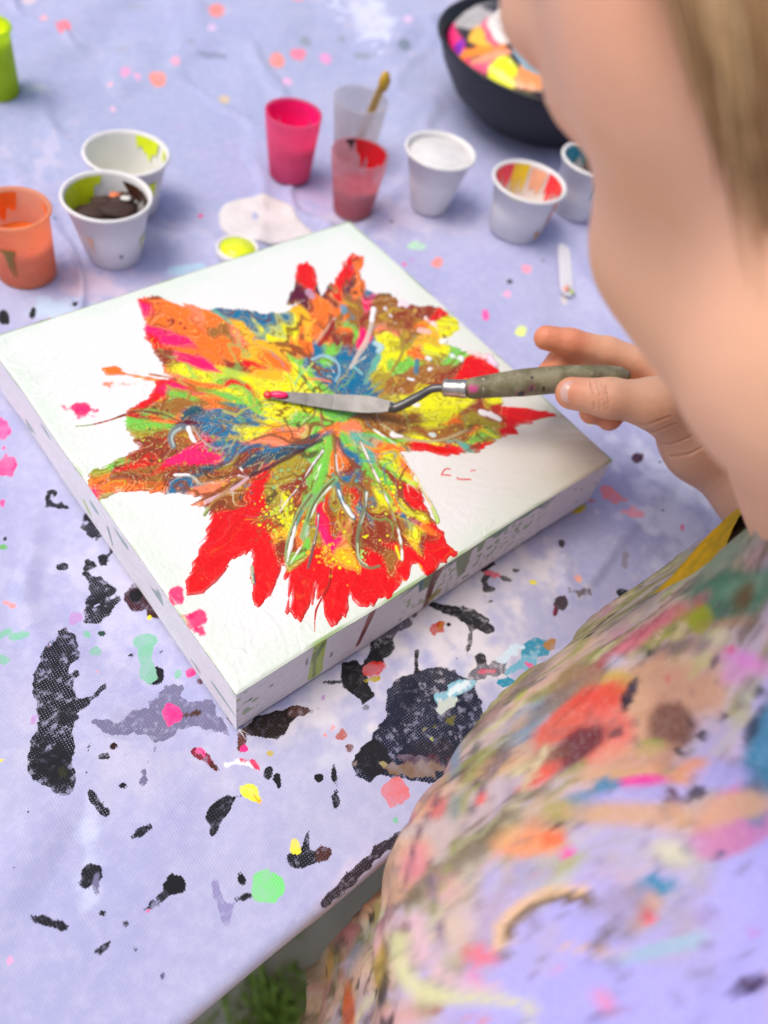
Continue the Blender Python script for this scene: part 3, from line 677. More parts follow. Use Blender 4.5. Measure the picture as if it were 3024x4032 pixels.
SEEDS = """590,1195R 575,1240K 590,1310K 600,1365R 655,1215O 720,1260O 700,1290O 780,1268S 845,1260O 830,1290O 650,1290O 690,1350K 720,1385O 640,1400D 715,1420K 790,1442K 800,1360O 880,1335B 900,1390O 960,1400O 930,1360S 860,1420O 940,1440D 1010,1430J 980,1310J 1060,1310Y 1130,1310Y 1020,1350J 1100,1370J 1180,1340O 1230,1220O 1200,1290J 1240,1265O 1150,1400O 1080,1420J 1010,1455R 1090,1455O 700,1470Y 790,1487Y 850,1500Y 980,1505Y 1050,1500J 880,1512G 660,1450D 900,1240T 960,1262T 1015,1275T 1080,1262T 885,1252P
620,1485O 700,1512S 800,1525O 650,1550R 600,1590R 690,1560K 720,1535R 765,1548L 860,1540O 950,1540R 900,1560Y 960,1572G 1000,1590G 1010,1545Y 528,1640R 520,1672G 560,1650D 600,1640G 645,1660O 580,1700G 540,1722L 680,1620B 740,1602G 780,1620B 840,1602O 845,1632O 862,1588G 900,1630B 950,1620T 1000,1625T 920,1660T 960,1665T 1080,1600Y 1130,1620Y 1160,1590Y 1060,1645Y 1100,1662J 1180,1640G 1222,1652G 1160,1672S 1220,1600Y 1285,1600G 740,1810K 700,1830K 800,1800K 770,1772K 840,1700T 900,1720T 930,1700T 870,1742T 690,1700V 742,1668A 705,1762B 980,1720Y 1022,1700Y 1062,1722S 1100,1700O 1000,1750S 1062,1752S 960,1772T 1005,1782T 900,1790T 925,1802T 800,1850A 700,1862D 900,1840L 1000,1802D 1050,1790T 1120,1772A 1200,1760A 1000,1840A 1100,1810A 560,1782D 620,1782D 500,1830D 540,1832R 462,1830G 422,1850L 400,1882O 450,1902O 520,1912O 600,1925O 560,1882D 640,1890B 700,1882D 765,1910A 742,1942T 695,1932T 800,1912B 850,1882D 660,1852R 600,1852B 500,1882B 375,1930K 385,1955K 900,1872B 950,1882D 770,1990S
880,2000D 930,1962B 1000,1932R 1000,2000R 900,2070R 950,2100R 850,2200R 800,2300R 1000,2100R 1050,2005B 1100,1952L 1152,1902L 1130,1880L 1062,2052B 1080,2002L 1100,2052Y 1080,2092J 1122,1992Y 1020,2200R 1020,2330R 1062,2250R 1090,2132D 1150,2080O 1182,2000O 1200,1932D 1160,2150G 1200,2122L 1290,1800G 1262,1872G 1300,1762G 1250,1952G 1240,2002L 1200,2062L 1350,1702O 1320,1682O 1370,1682S 1312,1722T 1400,1752G 1380,1802T 1450,1792P 1432,1852G 1482,1882G 1350,1822O 1382,1862D 1402,1882T 1392,1932T 1372,1972B 1350,2002L 1332,2062B 1392,2002R 1422,1982D 1432,2032T 1462,1932B 1502,1962Y 1522,1922G 1562,1902D 1602,1902R 1622,1952R 1552,1962O 1602,1992Y 1642,2002B 1662,2052R 1500,1802O 1532,1792O 1552,1852G 1482,1762P 1542,1832Y 1310,2092K 1332,2150K 1292,2132K 1320,2062R 1300,2202R 1290,2190J 1342,2212J 1200,2252R 1150,2350R 1182,2182R 1250,2252R 1300,2302R 1332,2402R 1402,2302R 1452,2252R 1432,2152D 1472,2152D 1502,2082D 1522,2182R 1502,2222B 1562,2132D 1602,2082Y 1612,2112J 1632,2062O 1652,2132D 1682,2152R 1702,2202R 1762,2182R 1602,2202R 1552,2282R 1502,2342R 1582,2032T 1562,2042B 1582,1972L 1532,2022D 1452,2082D
1660,1600Y 1750,1590Y 1830,1582Y 1700,1632Y 1620,1572Y 1600,1652B 1550,1642B 1652,1652Y 1752,1652O 1702,1682B 1552,1702B 1602,1722L 1502,1682B 1642,1742Y 1582,1752G 1702,1722B 1802,1682B 1852,1652L 1902,1622D 1862,1702O 1782,1722B 1832,1732G 1882,1712Y 1922,1702G 1822,1757P 1862,1742G 1702,1762Y 1732,1787R 1772,1777R 1902,1762R 1952,1702R 2002,1652R 2062,1642R 2132,1645R 1962,1622R 1652,1772R 1982,1702R
1190,1060R 1200,1100R 1222,1142R 1190,1162V 1272,1182V 1312,1152R 1352,1092R 1392,1032R 1402,1062O 1362,1132V 1382,1142O 1442,1172K 1422,1122O 1446,1137T 1342,1182B 1302,1212O 1332,1242B 1402,1202B 1382,1252B 1462,1232D 1502,1202B 1542,1182B 1582,1222D 1602,1252D 1662,1242D 1722,1242R 1652,1282O 1602,1322B 1542,1292B 1562,1262D 1482,1292B 1262,1232O 1252,1302O 1282,1332O 1312,1282D 1292,1342V 1352,1302O 1372,1312G 1412,1332K 1432,1322K 1352,1352D 1522,1322S 1542,1352Y 1512,1362Y 1602,1352L 1652,1352J 1702,1332J 1642,1392O 1622,1412O 1702,1372Y 1762,1292Y 1782,1312Y 1562,1422Y 1592,1442G 1552,1452G 1522,1462Y 1502,1492L 1252,1422T 1232,1462T 1302,1452T 1312,1492T 1282,1502G 1362,1422T 1422,1442T 1452,1412T 1402,1502T 1462,1442P 1242,1495Y 1222,1502G 1202,1472G 1172,1482Y 1162,1442G 1292,1392G 1722,1412L 1762,1402G 1802,1412G 1752,1442B 1682,1472B 1702,1502B 1602,1502B 1562,1522B 1642,1532B 1802,1462D 1872,1452R 1902,1442R 1852,1482R 1762,1492D 1420,1560T 1330,1560T 1500,1580L 1240,1560Y 1350,1620G 1430,1640B 1280,1640G"""
WB = (.80, .78, .74)
# raised strokes and painted-in glare: points, half width px (start, end), colour, height factor
STROKE_AND_GLARE = [
 ([(1274,1781),(1223,1853),(1180,1925),(1129,1983),(1100,2027)], 7, 2, (.16,.05,.04), .6), ([(1270,1785),(1222,1850),(1180,1920),(1131,1980),(1102,2024)], 4, 2, W_, 1),
 ([(1263,1839),(1241,1897)], 4, 3, W_, 1), ([(1300,1740),(1275,1850),(1250,1930),(1215,1990)], 16, 9, G_, .5),
 ([(1310,1720),(1318,1802),(1324,1875),(1353,1911),(1404,1918),(1437,1950)], 8, 5, (.22,.13,.03), .9), ([(1322,1800),(1330,1870),(1358,1904)], 3, 2, WB, 1),
 ([(1317,1897),(1266,1947),(1230,2005),(1208,2063),(1187,2121)], 15, 9, (.20,.42,.16), .5), ([(1315,1897),(1268,1943),(1232,2000),(1208,2063)], 4, 3, (.13,.07,.02), 1), ([(1300,1925),(1250,1985),(1222,2050)], 3, 2, W_, 1),
 ([(1223,1962),(1180,2027),(1151,2099),(1133,2171),(1129,2229)], 16, 8, (.25,.40,.16), .5), ([(1225,1958),(1176,2030),(1150,2099),(1131,2171)], 4, 3, (.15,.08,.03), .9), ([(1165,2063),(1151,2121),(1140,2175),(1129,2222)], 5, 6, W_, 1), ([(1190,2020),(1165,2075)], 4, 3, (.05,.28,.30), .8),
 ([(1212,2085),(1201,2128),(1172,2180),(1143,2229)], 5, 4, W_, 1), ([(1208,2090),(1192,2135)], 8, 6, (.25,.45,.20), .5),
 ([(1252,2034),(1248,2092),(1230,2171),(1212,2244)], 6, 4, (.12,.10,.10), .8), ([(1252,2040),(1247,2096),(1235,2150)], 2.5, 2, WB, 1),
 ([(1324,1918),(1346,1983),(1389,2048)], 12, 8, (.03,.20,.30), .6), ([(1332,1940),(1350,1990),(1386,2042)], 5, 6, W_, 1), ([(1318,1920),(1330,1975),(1370,2040),(1395,2062)], 3, 3, (.30,.20,.03), .8),
 ([(1395,1880),(1370,1930),(1360,1990)], 6, 4, (.3,.16,.02), .7), ([(1440,1947),(1433,2020),(1411,2092),(1404,2164),(1418,2222),(1454,2244),(1491,2237)], 9, 4, (.16,.20,.10), .7), ([(1443,1950),(1436,2020),(1413,2092)], 4, 3, WB, 1), ([(1406,2150),(1412,2205),(1445,2236)], 3, 3, (.55,.65,.40), 1),
 ([(1418,1745),(1454,1831),(1498,1925),(1541,2027),(1563,2092),(1577,2157),(1581,2215)], 7, 5, (.28,.20,.05), .6), ([(1420,1750),(1456,1831),(1500,1925),(1543,2027),(1565,2092),(1578,2157),(1581,2212)], 3, 4.5, W_, 1), ([(1558,2160),(1572,2205)], 4, 4, Y_, .8),
 ([(1570,1795),(1628,1868),(1671,1947),(1715,2027),(1722,2060)], 4, 6, (.50,.62,.25), .8), ([(1600,1830),(1650,1905),(1690,1975)], 3, 3, W_, 1), ([(1700,2005),(1722,2060)], 5, 7, (.38,.70,.05), .8),
 ([(682,1767),(672,1737),(684,1707),(716,1689),(743,1695)], 12, 9, (.16,.20,.22), .7), ([(686,1767),(678,1737),(688,1712),(712,1697)], 4, 3, (.45,.55,.50), 1), ([(743,1695),(756,1728),(782,1761)], 6, 10, (.9,.9,.9), 1.2), ([(760,1690),(800,1745),(850,1775),(920,1760)], 4, 3, (.35,.36,.30), .9),  # near-white stroke is a highlight laid in as colour
 ([(616,1878),(674,1881),(746,1878)], 6, 3, W_, 1), ([(945,1851),(963,1875),(985,1884)], 6, 4, W_, 1), ([(940,1880),(985,1889)], 5, 3, (.7,.55,.58), .9),
 ([(1264,1743),(1204,1773),(1144,1803),(1053,1851),(981,1886)], 8, 5, (.05,.015,.03), .9), ([(981,1886),(940,1910),(903,1936),(860,1965)], 6, 5, (.10,.04,.05), .9), ([(975,1890),(930,1925),(870,1958),(810,1985)], 5, 7, (.72,.45,.48), .6), ([(900,1940),(842,1984),(812,2025)], 6, 5, (.42,.22,.06), .8), ([(818,2010),(806,2032)], 5, 6, (.30,.50,.15), .8),
 ([(300,1686),(360,1680),(433,1661),(493,1640),(553,1628),(620,1640)], 1.2, 5, (.20,.045,.02), .7), ([(553,1628),(640,1640),(700,1665)], 4, 3, (.16,.05,.02), .7), ([(590,1480),(650,1490),(690,1500)], 3, 3, (.16,.10,.06), .7),
 ([(660,1530),(700,1545),(745,1548),(740,1575)], 6, 6, (.42,.24,.03), .7), ([(880,1625),(930,1640),(960,1620),(1010,1605)], 5, 4, (.45,.42,.08), .8), ([(860,1665),(940,1680),(1010,1672),(1090,1690),(1180,1670)], 3, 3, (.20,.14,.03), .8), ([(1180,1690),(1230,1650),(1240,1610)], 5, 4, (.2,.14,.03), .8), ([(1000,1740),(1080,1715),(1180,1705)], 3, 3, (.26,.12,.04), .8), ([(1260,1640),(1275,1700),(1320,1710)], 5, 4, (.4,.14,.08), .8),
 ([(1470,1231),(1460,1289),(1441,1352),(1407,1410),(1378,1458)], 11, 7, (.62,.52,.44), .9), ([(1468,1228),(1462,1270)], 9, 9, (.86,.84,.86), 1), ([(1316,1265),(1282,1309),(1243,1357)], 7, 5, (.62,.34,.22), .9), ([(1310,1280),(1290,1325),(1258,1365)], 9, 7, (.30,.01,.012), .5), ([(1518,1227),(1557,1275)], 10, 12, (.88,.84,.86), 1.1), ([(1677,1265),(1721,1304)], 9, 10, (.85,.66,.60), 1), ([(1650,1310),(1690,1318)], 10, 8, (.86,.5,.42), .9),  # whitest strokes here: glare on the wet paint, drawn as colour
 ([(1725,1358),(1785,1345)], 11, 12, (.86,.85,.80), 1), ([(1780,1415),(1806,1425)], 15, 15, (.80,.84,.82), 1), ([(1605,1500),(1625,1505)], 12, 10, (.84,.84,.85), 1), ([(1885,1627),(1905,1637)], 10, 10, (.86,.82,.82), 1), ([(1923,1640),(1967,1660)], 9, 10, (.86,.82,.82), 1), ([(1610,1590),(1645,1600)], 8, 9, (.86,.80,.78), 1), ([(1690,1460),(1705,1462)], 8, 8, (.82,.80,.75), 1), ([(1680,1415),(1690,1420)], 11, 11, (.75,.80,.76), 1), ([(1640,1430),(1636,1475)], 9, 8, (.03,.20,.30), .8), ([(1840,1395),(1930,1415)], 10, 14, (.84,.62,.64), .7), ([(1930,1425),(1950,1440)], 16, 16, (.72,.60,.74), .8), ([(1580,1205),(1595,1215)], 16, 14, (.84,.72,.78), .9),  # whitish blobs are glare highlights put into the paint colour
 ([(1475,1360),(1500,1375),(1490,1390)], 9, 10, (.40,.62,.70), .9), ([(1350,1220),(1354,1235)], 12, 12, (.10,.30,.42), .8), ([(1215,1160),(1228,1175)], 14, 12, (.50,.28,.40), .9),
 ([(1230,1425),(1275,1410),(1325,1435),(1335,1480),(1320,1510)], 7, 6, (.30,.52,.62), .9), ([(1250,1450),(1290,1440),(1312,1475)], 5, 5, (.55,.72,.78), .9), ([(1205,1470),(1230,1440)], 6, 6, (.55,.70,.15), .8), ([(1215,1500),(1260,1505),(1300,1512)], 6, 5, (.80,.22,.08), .8), ([(1160,1520),(1195,1470),(1240,1470)], 5, 6, (.30,.62,.20), .7), ([(1390,1450),(1425,1480)], 5, 5, (.25,.55,.55), .8),
 ([(1395,1440),(1440,1410)], 4, 4, (.62,.62,.5), .8), ([(1575,1330),(1580,1400),(1540,1470)], 6, 7, (.35,.24,.03), .7), ([(1735,1875),(1751,1853),(1770,1852)], 1.6, 2.4, (.62,.03,.05), .6), ([(1737,1875),(1773,1878)], 2.4, 1, (.62,.03,.05), .6), ([(1798,1886),(1806,1892),(1852,1893)], 1.6, 1, (.6,.05,.07), .6), ([(1850,1860),(1870,1857)], 1.2, 1, (.7,.2,.2), .6),
 ([(1299,2251),(1295,2309),(1252,2388),(1240,2430),(1237,2500)], 4, 1.6, (.30,.02,.012), .7), ([(992,2240),(996,2300)], 5, 4, (.30,.55,.35), .7), ([(1000,2270),(1004,2310)], 2.5, 2.5, (.05,.05,.09), .7), ([(1500,1680),(1600,1735),(1720,1745),(1840,1700)], 5, 4, (.50,.42,.22), .7), ([(1470,1700),(1560,1760)], 4, 4, (.75,.80,.72), .9), ([(1545,1720),(1580,1730)], 12, 10, (.82,.84,.84), .9), ([(1690,1720),(1705,1724)], 9, 8, (.60,.72,.65), .9), ([(1560,1560),(1600,1660),(1610,1700)], 6, 5, (.36,.30,.06), .6),
 ([(1240,1270),(1215,1300),(1200,1340)], 5, 5, (.92,.42,.04), .6), ([(1420,1820),(1470,1830)], 4, 3, (.05,.35,.35), .6),
]
DOTS = [(1100,2050,62,60,Y_,5), (1100,2050,62,30,(.55,.70,.05),6), (1290,2195,45,34,J_,5), (1345,2210,55,24,Y_,4), (1485,1880,50,30,G_,6), (1520,1930,60,34,Y_,5), (1560,2010,50,16,(.6,.65,.05),6), (590,1730,90,30,(.55,.62,.05),4), (740,1900,150,36,(.62,.20,.06),5), (620,1790,110,30,(.12,.025,.015),4), (880,1720,110,24,(.30,.35,.06),5), (800,1800,90,26,(.25,.01,.05),4), (700,1260,80,10,(.35,.03,.02),6), (1450,2130,130,16,Y_,6), (1420,2190,22,16,(.45,.75,.15),5), (1150,1880,90,34,(.25,.50,.20),5), (1080,1990,70,24,(.62,.65,.05),5), (950,1850,140,30,(.06,.12,.15),4), (1040,2080,60,22,(.5,.06,.01),6), (1360,1900,90,20,(.10,.35,.30),5), (900,1450,160,12,(.75,.55,.05),6), (1750,1720,160,24,(.60,.50,.04),6), (1600,1320,120,16,(.55,.30,.06),7)]

D_SIDE = TH - 0.0015
N_TOP = 560
def side_uv_front(u, v):      # unfolded coordinates of a pixel on the front side
    p = at_axis(u, v, 1, 0.0); return p[0], p[2] - TH
def side_uv_left(u, v):
    p = at_axis(u, v, 0, 0.0); return p[2] - TH, p[1]
def make_canvas():
    root = tag(empty("stretched_canvas", (SIDE / 2, SIDE / 2, 0.0015)), "square white stretched canvas with a poured rainbow flower and dripping edges", "canvas")
    h = SIDE / N_TOP
    ns = int(D_SIDE / h)
    k = np.arange(-ns, N_TOP + ns + 1); g = k * h
    A, Bq = np.meshgrid(g, g, indexing='ij')
    rr = 0.0022
    def fold(a):
        """unfolded coordinate -> (position along, drop)"""
        over0 = np.clip(-a, 0, None); over1 = np.clip(a - SIDE, 0, None)
        return np.clip(a, 0, SIDE), np.maximum(over0, over1)
    xa, da = fold(A); yb, db = fold(Bq)
    drop = np.maximum(da, db)
    # round the fold: near the edge pull the top down and the side in
    def dist_in(t): return np.minimum(t, SIDE - t)
    e = np.minimum(dist_in(xa), dist_in(yb))
    top = (da == 0) & (db == 0)
    rnd_t = np.where(top & (e < rr), rr - np.sqrt(np.clip(rr ** 2 - (rr - e) ** 2, 0, None)), 0) * 0.6
    z = TH - drop - rnd_t
    tw = 0.00022 * noise(A * 900, Bq * 900, s=3)
    U, Vp, Zp = proj(np.stack([np.clip(A, 0, SIDE), np.clip(Bq, 0, SIDE), np.full(A.shape, TH)], -1))
    # ---- brush relief in the white coat
    ang = fbm(A * 9, Bq * 9, s=61, o=2) * 3.0
    ca, sa = np.cos(ang), np.sin(ang)
    br = noise((A * ca + Bq * sa) * 420, (-A * sa + Bq * ca) * 45, s=63)
    br2 = np.abs(fbm(A * 70 + fbm(A * 30, Bq * 30, s=65), Bq * 70, s=66, o=3))
    patch = sstep(-0.1, 0.5, fbm(A * 22, Bq * 22, s=67, o=3))
    rip = sstep(.13, .20, A) * sstep(.13, .06, Bq)
    relief = (0.00016 * br * patch + 0.00030 * sstep(0.12, 0.0, br2) * patch) * (1 + 1.2 * rip) + rip * 0.00016 * np.sin((Bq * .8 + A * .5 + .02 * ang) * 900) * sstep(.0, .3, fbm(A * 40, Bq * 40, s=68, o=2) + .15)
    # ---- colours of the bare canvas
    col = np.zeros(A.shape + (3,)); col[:] = (.77, .77, .76)
    tint = sstep(0.0, 0.5, fbm(A * 26, Bq * 26, s=71, o=4) + 0.25 * br)[..., None] * 0.35
    col = col * (1 - tint) + np.array([.70, .765, .72]) * tint
    edge = sstep(0.020, 0.0, np.where(top, e, 0.05) + 0.012 * fbm(A * 60, Bq * 60, s=73, o=3))[..., None] * 0.5
    col = col * (1 - edge) + np.array([.60, .74, .60]) * edge
    gl = np.where(top, 0.85, 0.0)
    # beige and olive tone, with warm reflections put into the colour, towards the right corner
    q = sstep(0.085, 0.0, np.hypot(A - SIDE, Bq - 0.0) + 0.03 * fbm(A * 40, Bq * 40, s=75, o=4))[..., None]
    bq_ = np.array([.52, .45, .33]) * np.ones_like(col); gq = sstep(0.0, 0.35, fbm(A * 60, Bq * 60, s=76, o=3))[..., None]
    bq_ = bq_ * (1 - gq) + np.array([.42, .44, .20]) * gq
    col = col * (1 - 0.75 * q) + bq_ * 0.75 * q
    warm = sstep(0.20, 0.04, np.hypot(A - SIDE * .95, Bq - 0.02) + 0.05 * fbm(A * 25, Bq * 25, s=77))[..., None] * 0.45
    col = np.where(top[..., None], col * (1 - warm) + np.array([.66, .62, .53]) * warm, col)
    # pink spots on the white
    wig = fbm(A * 260, Bq * 260, s=79, o=3)
    for cx, cy, rx, ry, an in [(310,1612,62,22,10), (330,1630,35,20,0), (690,2355,36,40,30), (775,2450,44,38,-40), (790,2490,26,24,60), (745,2425,14,10,0), (470,1520,22,6,0), (778,2042,8,10,0), (1200,1310,8,6,0)]:
        s = sd_ell(U, Vp, cx, cy, rx, ry, an) + 26 * wig
        c = K_ if cy != 1520 else S_
        f = sstep(5, -7, s)[..., None] * (.95 if rx > 10 else .5) * top[..., None]
        col = col * (1 - f) + np.array(c) * f
    # sides: raw canvas, slightly pink, colour lightened to offset weak light, with drips
    side = ~top
    raw = np.array([.88, .83, .85]) * (0.97 + 0.05 * noise(A * 500, Bq * 500, s=81))[..., None]
    col = np.where(side[..., None], raw, col)
    depth_n = fbm(A * 130, Bq * 130, s=83, o=3)
    front = (Bq < 0) & (da == 0); left = (A < 0) & (db == 0)
    def over(mask, f, c, glossy=.8):
        f = np.clip(f, 0, 1) * mask
        col[:] = col * (1 - f[..., None]) + np.array(c) * f[..., None]
        gl[:] = np.maximum(gl, f * glossy)
    # green line along the folds
    ln = sstep(0.0016, 0.0, np.abs(drop - 0.0005) + 0.0022 * (noise(A * 90, Bq * 90, s=85) * .5 + .35)) * (e * 0 + 1)
    near_edge = (drop > 0) & (drop < 0.006) | (top & (e < 0.0016))
    over(near_edge, ln * .95, (.36, .52, .22))
    over(left, sstep(0.5, 0.75, noise(A * 60, Bq * 60, s=86)) * .5 * sstep(.012, .0, drop), (.45, .60, .38))
    FA, FB = A, Bq
    def fpix(pts): return [side_uv_front(*p) for p in pts]
    def drip(pts, w0, w1, c, wig_=0.0008):
        over(front, sstep(0.0005, -0.0004, sd_line(FA, FB, fpix(pts), w0, w1) + wig_ * depth_n), c)
    # deep green film below the fold, right half
    band = 0.0035 + 0.006 * np.clip(noise(A * 55, A * 0, s=87), 0, 1) + 0.002 * depth_n
    mid_r = sstep(0.090, 0.105, A) * sstep(0.215, 0.185, A)
    over(front, sstep(0.0006, -0.0006, drop - band) * mid_r, (.12, .26, .15))
    drip([(1700,2225),(1690,2300)], .006, .004, (.20, .27, .11)); drip([(1830,2180),(1815,2260)], .0065, .003, (.22, .27, .12)); drip([(1900,2130),(1890,2170)], .003, .002, (.2, .3, .12))
    drip([(1590,2300),(1655,2270)], .005, .005, (.03, .17, .14)); drip([(1660,2270),(1655,2330)], .002, .0012, (.03, .16, .2))
    drip([(1385,2440),(1330,2470),(1290,2500)], .003, .004, (.20, .30, .12)); drip([(1262,2540),(1240,2660)], .0035, .0045, (.52, .66, .10)); drip([(1275,2540),(1240,2600)], .0014, .002, (.2, .33, .1)); drip([(1240,2580),(1235,2670)], .0012, .001, (.24, .32, .08))
    drip([(1470,2400),(1440,2470),(1405,2545)], .0022, .0014, (.20, .018, .012), .0003); drip([(1466,2400),(1435,2480)], .0012, .001, (.35, .04, .02), .0002)
    drip([(1722,2245),(1695,2320),(1675,2385)], .0026, .0022, (.17, .03, .02), .0003); drip([(1738,2240),(1715,2290)], .002, .001, (.25, .05, .03), .0003); drip([(1715,2340),(1690,2365)], .004, .002, (.45, .35, .05))
    spk = sstep(0.42, 0.55, noise(A * 430, Bq * 300, s=89)) * mid_r * sstep(.05, .02, drop)
    over(front, spk * .85, (.22, .35, .14))
    spk2 = sstep(0.80, 0.88, noise(A * 260, Bq * 200, s=90))
    over(front, spk2 * .8, (.06, .05, .06)); over(front, sstep(.55, .8, noise(A * 40, Bq * 500, s=91)) * .25 * sstep(.06, 0, A), (.45, .38, .32))
    over(front & (A < .012), sstep(.35, .6, noise(A * 200, Bq * 260, s=92)) * .7, (.30, .42, .16))
    over(left, sstep(.72, .82, noise(A * 120, Bq * 60, s=93)) * .7, (.12, .30, .22))
    lim = [((225,2040),(255,2090)), ((155,1870),(185,1920))]
    over(left, sstep(.0004, -.0006, sd_line(A, Bq, [side_uv_left(335,1985), side_uv_left(352,2020)], .0025, .003) + .001 * depth_n), (.45, .62, .12))
    over(left, sstep(.0004, -.0004, sd_line(A, Bq, [side_uv_left(425,2085), side_uv_left(443,2150)], .0012, .0008)), (.04, .14, .10))
    # ---- position
    bul = 0.0006 * np.sin(np.clip(A / SIDE, 0, 1) * math.pi) * np.sin(np.clip(Bq / SIDE, 0, 1) * math.pi)
    X = xa + .0005 * noise(Bq * 24, A * 6, s=94); Y = yb + .0005 * noise(A * 24, Bq * 6 + 3, s=95)
    z = z + np.where(top, relief + tw * .3 - bul, 0) * sstep(0, .002, e + np.where(top, 0, 0))
    keep_v = ~((da > 0) & (db > 0))
    keep = keep_v[:-1, :-1] & keep_v[1:, :-1] & keep_v[1:, 1:] & keep_v[:-1, 1:]
    P = np.stack([X, Y, z + 0.0015], -1).reshape(-1, 3)
    F = grid_faces(len(g), len(g), keep)
    V2, F2, at = compact(P, F, {"col": col.reshape(-1, 3), "gloss": gl.reshape(-1)})
    mesh_obj("canvas_cloth", V2, F2, MAT_CANVAS, root, True, at)
    # closed underside with the wooden stretcher bars
    bw, bh = 0.018, 0.008
    for nm, c, hh in (("stretcher_bar", (SIDE / 2, bw + .001, .0095), (SIDE / 2 - .002, bw, bh)), ("stretcher_bar", (SIDE / 2, SIDE - bw - .001, .0095), (SIDE / 2 - .002, bw, bh)),
                      ("stretcher_bar", (bw + .001, SIDE / 2, .0095), (bw, SIDE / 2 - 2 * bw - .003, bh)), ("stretcher_bar", (SIDE - bw - .001, SIDE / 2, .0095), (bw, SIDE / 2 - 2 * bw - .003, bh))):
        mesh_obj(nm, *box(c, hh), MAT_WOOD, root, smooth=False)
    # loose threads at the near corner
    tv, tf = [], []
    for q in range(7):
        a0 = random.uniform(-1.5, 0.2); L = random.uniform(.002, .006)
        p = [np.array([0.001, -0.0005, .003]) + t * L * np.array([math.cos(a0), math.sin(a0), 0]) + np.array([0, 0, -.0022 * t * t + .001 * t]) for t in np.linspace(0, 1, 5)]
        v_, f_ = tube(p, .00014, 5); tf += [[i + len(tv) for i in f] for f in f_]; tv += v_.tolist()
    mesh_obj("loose_thread", np.array(tv), tf, MAT_WHITECUP, root)

    # ================= the poured flower: a separate raised skin of paint
    i0 = ns; n = N_TOP + 1
    sl = (slice(i0, i0 + n), slice(i0, i0 + n))
    a, b = A[sl], Bq[sl]; u, v = U[sl], Vp[sl]
    poly = np.array([at_z(p[0], p[1], TH)[:2] for p in OUT])
    c0 = at_z(1325, 1660, TH)[:2]
    th = np.arctan2(b - c0[1], a - c0[0]); rad = np.hypot(a - c0[0], b - c0[1])
    # streaks run along the radius
    tw_ = th + 0.10 * fbm(a * 30, b * 30, s=104, o=2)
    streak = noise(tw_ * 17, rad * 12, s=101) * .7 + noise(tw_ * 38, rad * 16, s=102) * .3
    sdm = sd_poly(a, b, poly)
    ragged = 0.0013 * streak + 0.0010 * noise(tw_ * 95, rad * 26, s=105) + 0.0010 * fbm(a * 260, b * 260, s=103, o=3)
    mask = -(sdm + ragged * 1.2)
    # fluid warp, elongated radially
    er = np.stack([np.cos(th), np.sin(th)], -1); et = np.stack([-er[..., 1], er[..., 0]], -1)
    q1 = fbm(a * 28, b * 28, s=115, o=2); q2 = fbm(a * 28 + 4, b * 28, s=116, o=2)
    w1 = fbm((a + .020 * q1) * 46, (b + .020 * q2) * 46, s=111, o=2); w2 = fbm((a + .020 * q2) * 46 + 9, (b - .020 * q1) * 46, s=112, o=2)
    w3 = fbm((a + .008 * w1) * 150, (b + .008 * w2) * 150, s=113, o=2); w4 = fbm((a + .008 * w2) * 150 + 5, (b - .008 * w1) * 150, s=114, o=2)
    m1 = fbm((a + .010 * w2) * 85, (b + .010 * w1) * 85, s=117, o=1); m2 = fbm((a - .010 * w1) * 85 + 7, (b + .010 * w2) * 85, s=118, o=1)
    wa = a + 0.012 * w1 + 0.0075 * m1 + er[..., 0] * 0.007 * streak * sstep(0, .05, rad)
    wb = b + 0.012 * w2 + 0.0075 * m2 + er[..., 1] * 0.007 * streak * sstep(0, .05, rad)
    # bubbles: round cells pushed through the skin
    seeds = []
    for tok in SEEDS.split():
        p = tok[:-1].split(','); q = at_z(float(p[0]), float(p[1]), TH)
        seeds.append((q[0], q[1], PAL[tok[-1]], tok[-1]))
    S = np.array([[s[0], s[1]] for s in seeds]); SC = np.array([s[2] for s in seeds])
    best = np.full(a.shape, 9.0); second = best.copy(); bi = np.zeros(a.shape, int); si = bi.copy()
    for i, (sx, sy) in enumerate(S):
        dx, dy = wa - sx, wb - sy
        dr = dx * er[..., 0] + dy * er[..., 1]; dt = dx * et[..., 0] + dy * et[..., 1]
        d = np.sqrt((dr * .58) ** 2 + (dt * 1.35) ** 2)
        nb = d < best
        ns_ = (~nb) & (d < second)
        second = np.where(nb, best, np.where(ns_, d, second)); si = np.where(nb, bi, np.where(ns_, i, si))
        best = np.where(nb, d, best); bi = np.where(nb, i, bi)
    pc = SC[bi]; pc2 = SC[si]
    gap = second - best
    f = (sstep(0.0034, 0.0, gap) * .5)[..., None]
    pc = pc * (1 - f) + pc2 * f
    red_set = np.array([s[3] in 'RK' for s in seeds]); isred = red_set[bi] & red_set[si]
    calm = np.where(isred, 0.12, 1.0)
    # agate bands that follow the borders between two paints
    band = np.sin(gap * 2500 + 9 * w1)
    for lo_, c, amt in ((.74, (.22, .06, .015), .7), (.86, (.80, .72, .30), .6)):
        f = (sstep(lo_, lo_ + .18, band if amt > .6 else -band) * sstep(.0060, .0012, gap) * amt * calm)[..., None]
        pc = pc * (1 - f) + np.array(c) * f
    # marbled veins: iso-lines of warped noise, drawn out along the radius
    vn = fbm(wa * 30 + 1.0 * w2, wb * 30 + 1.0 * w1, s=131, o=1)
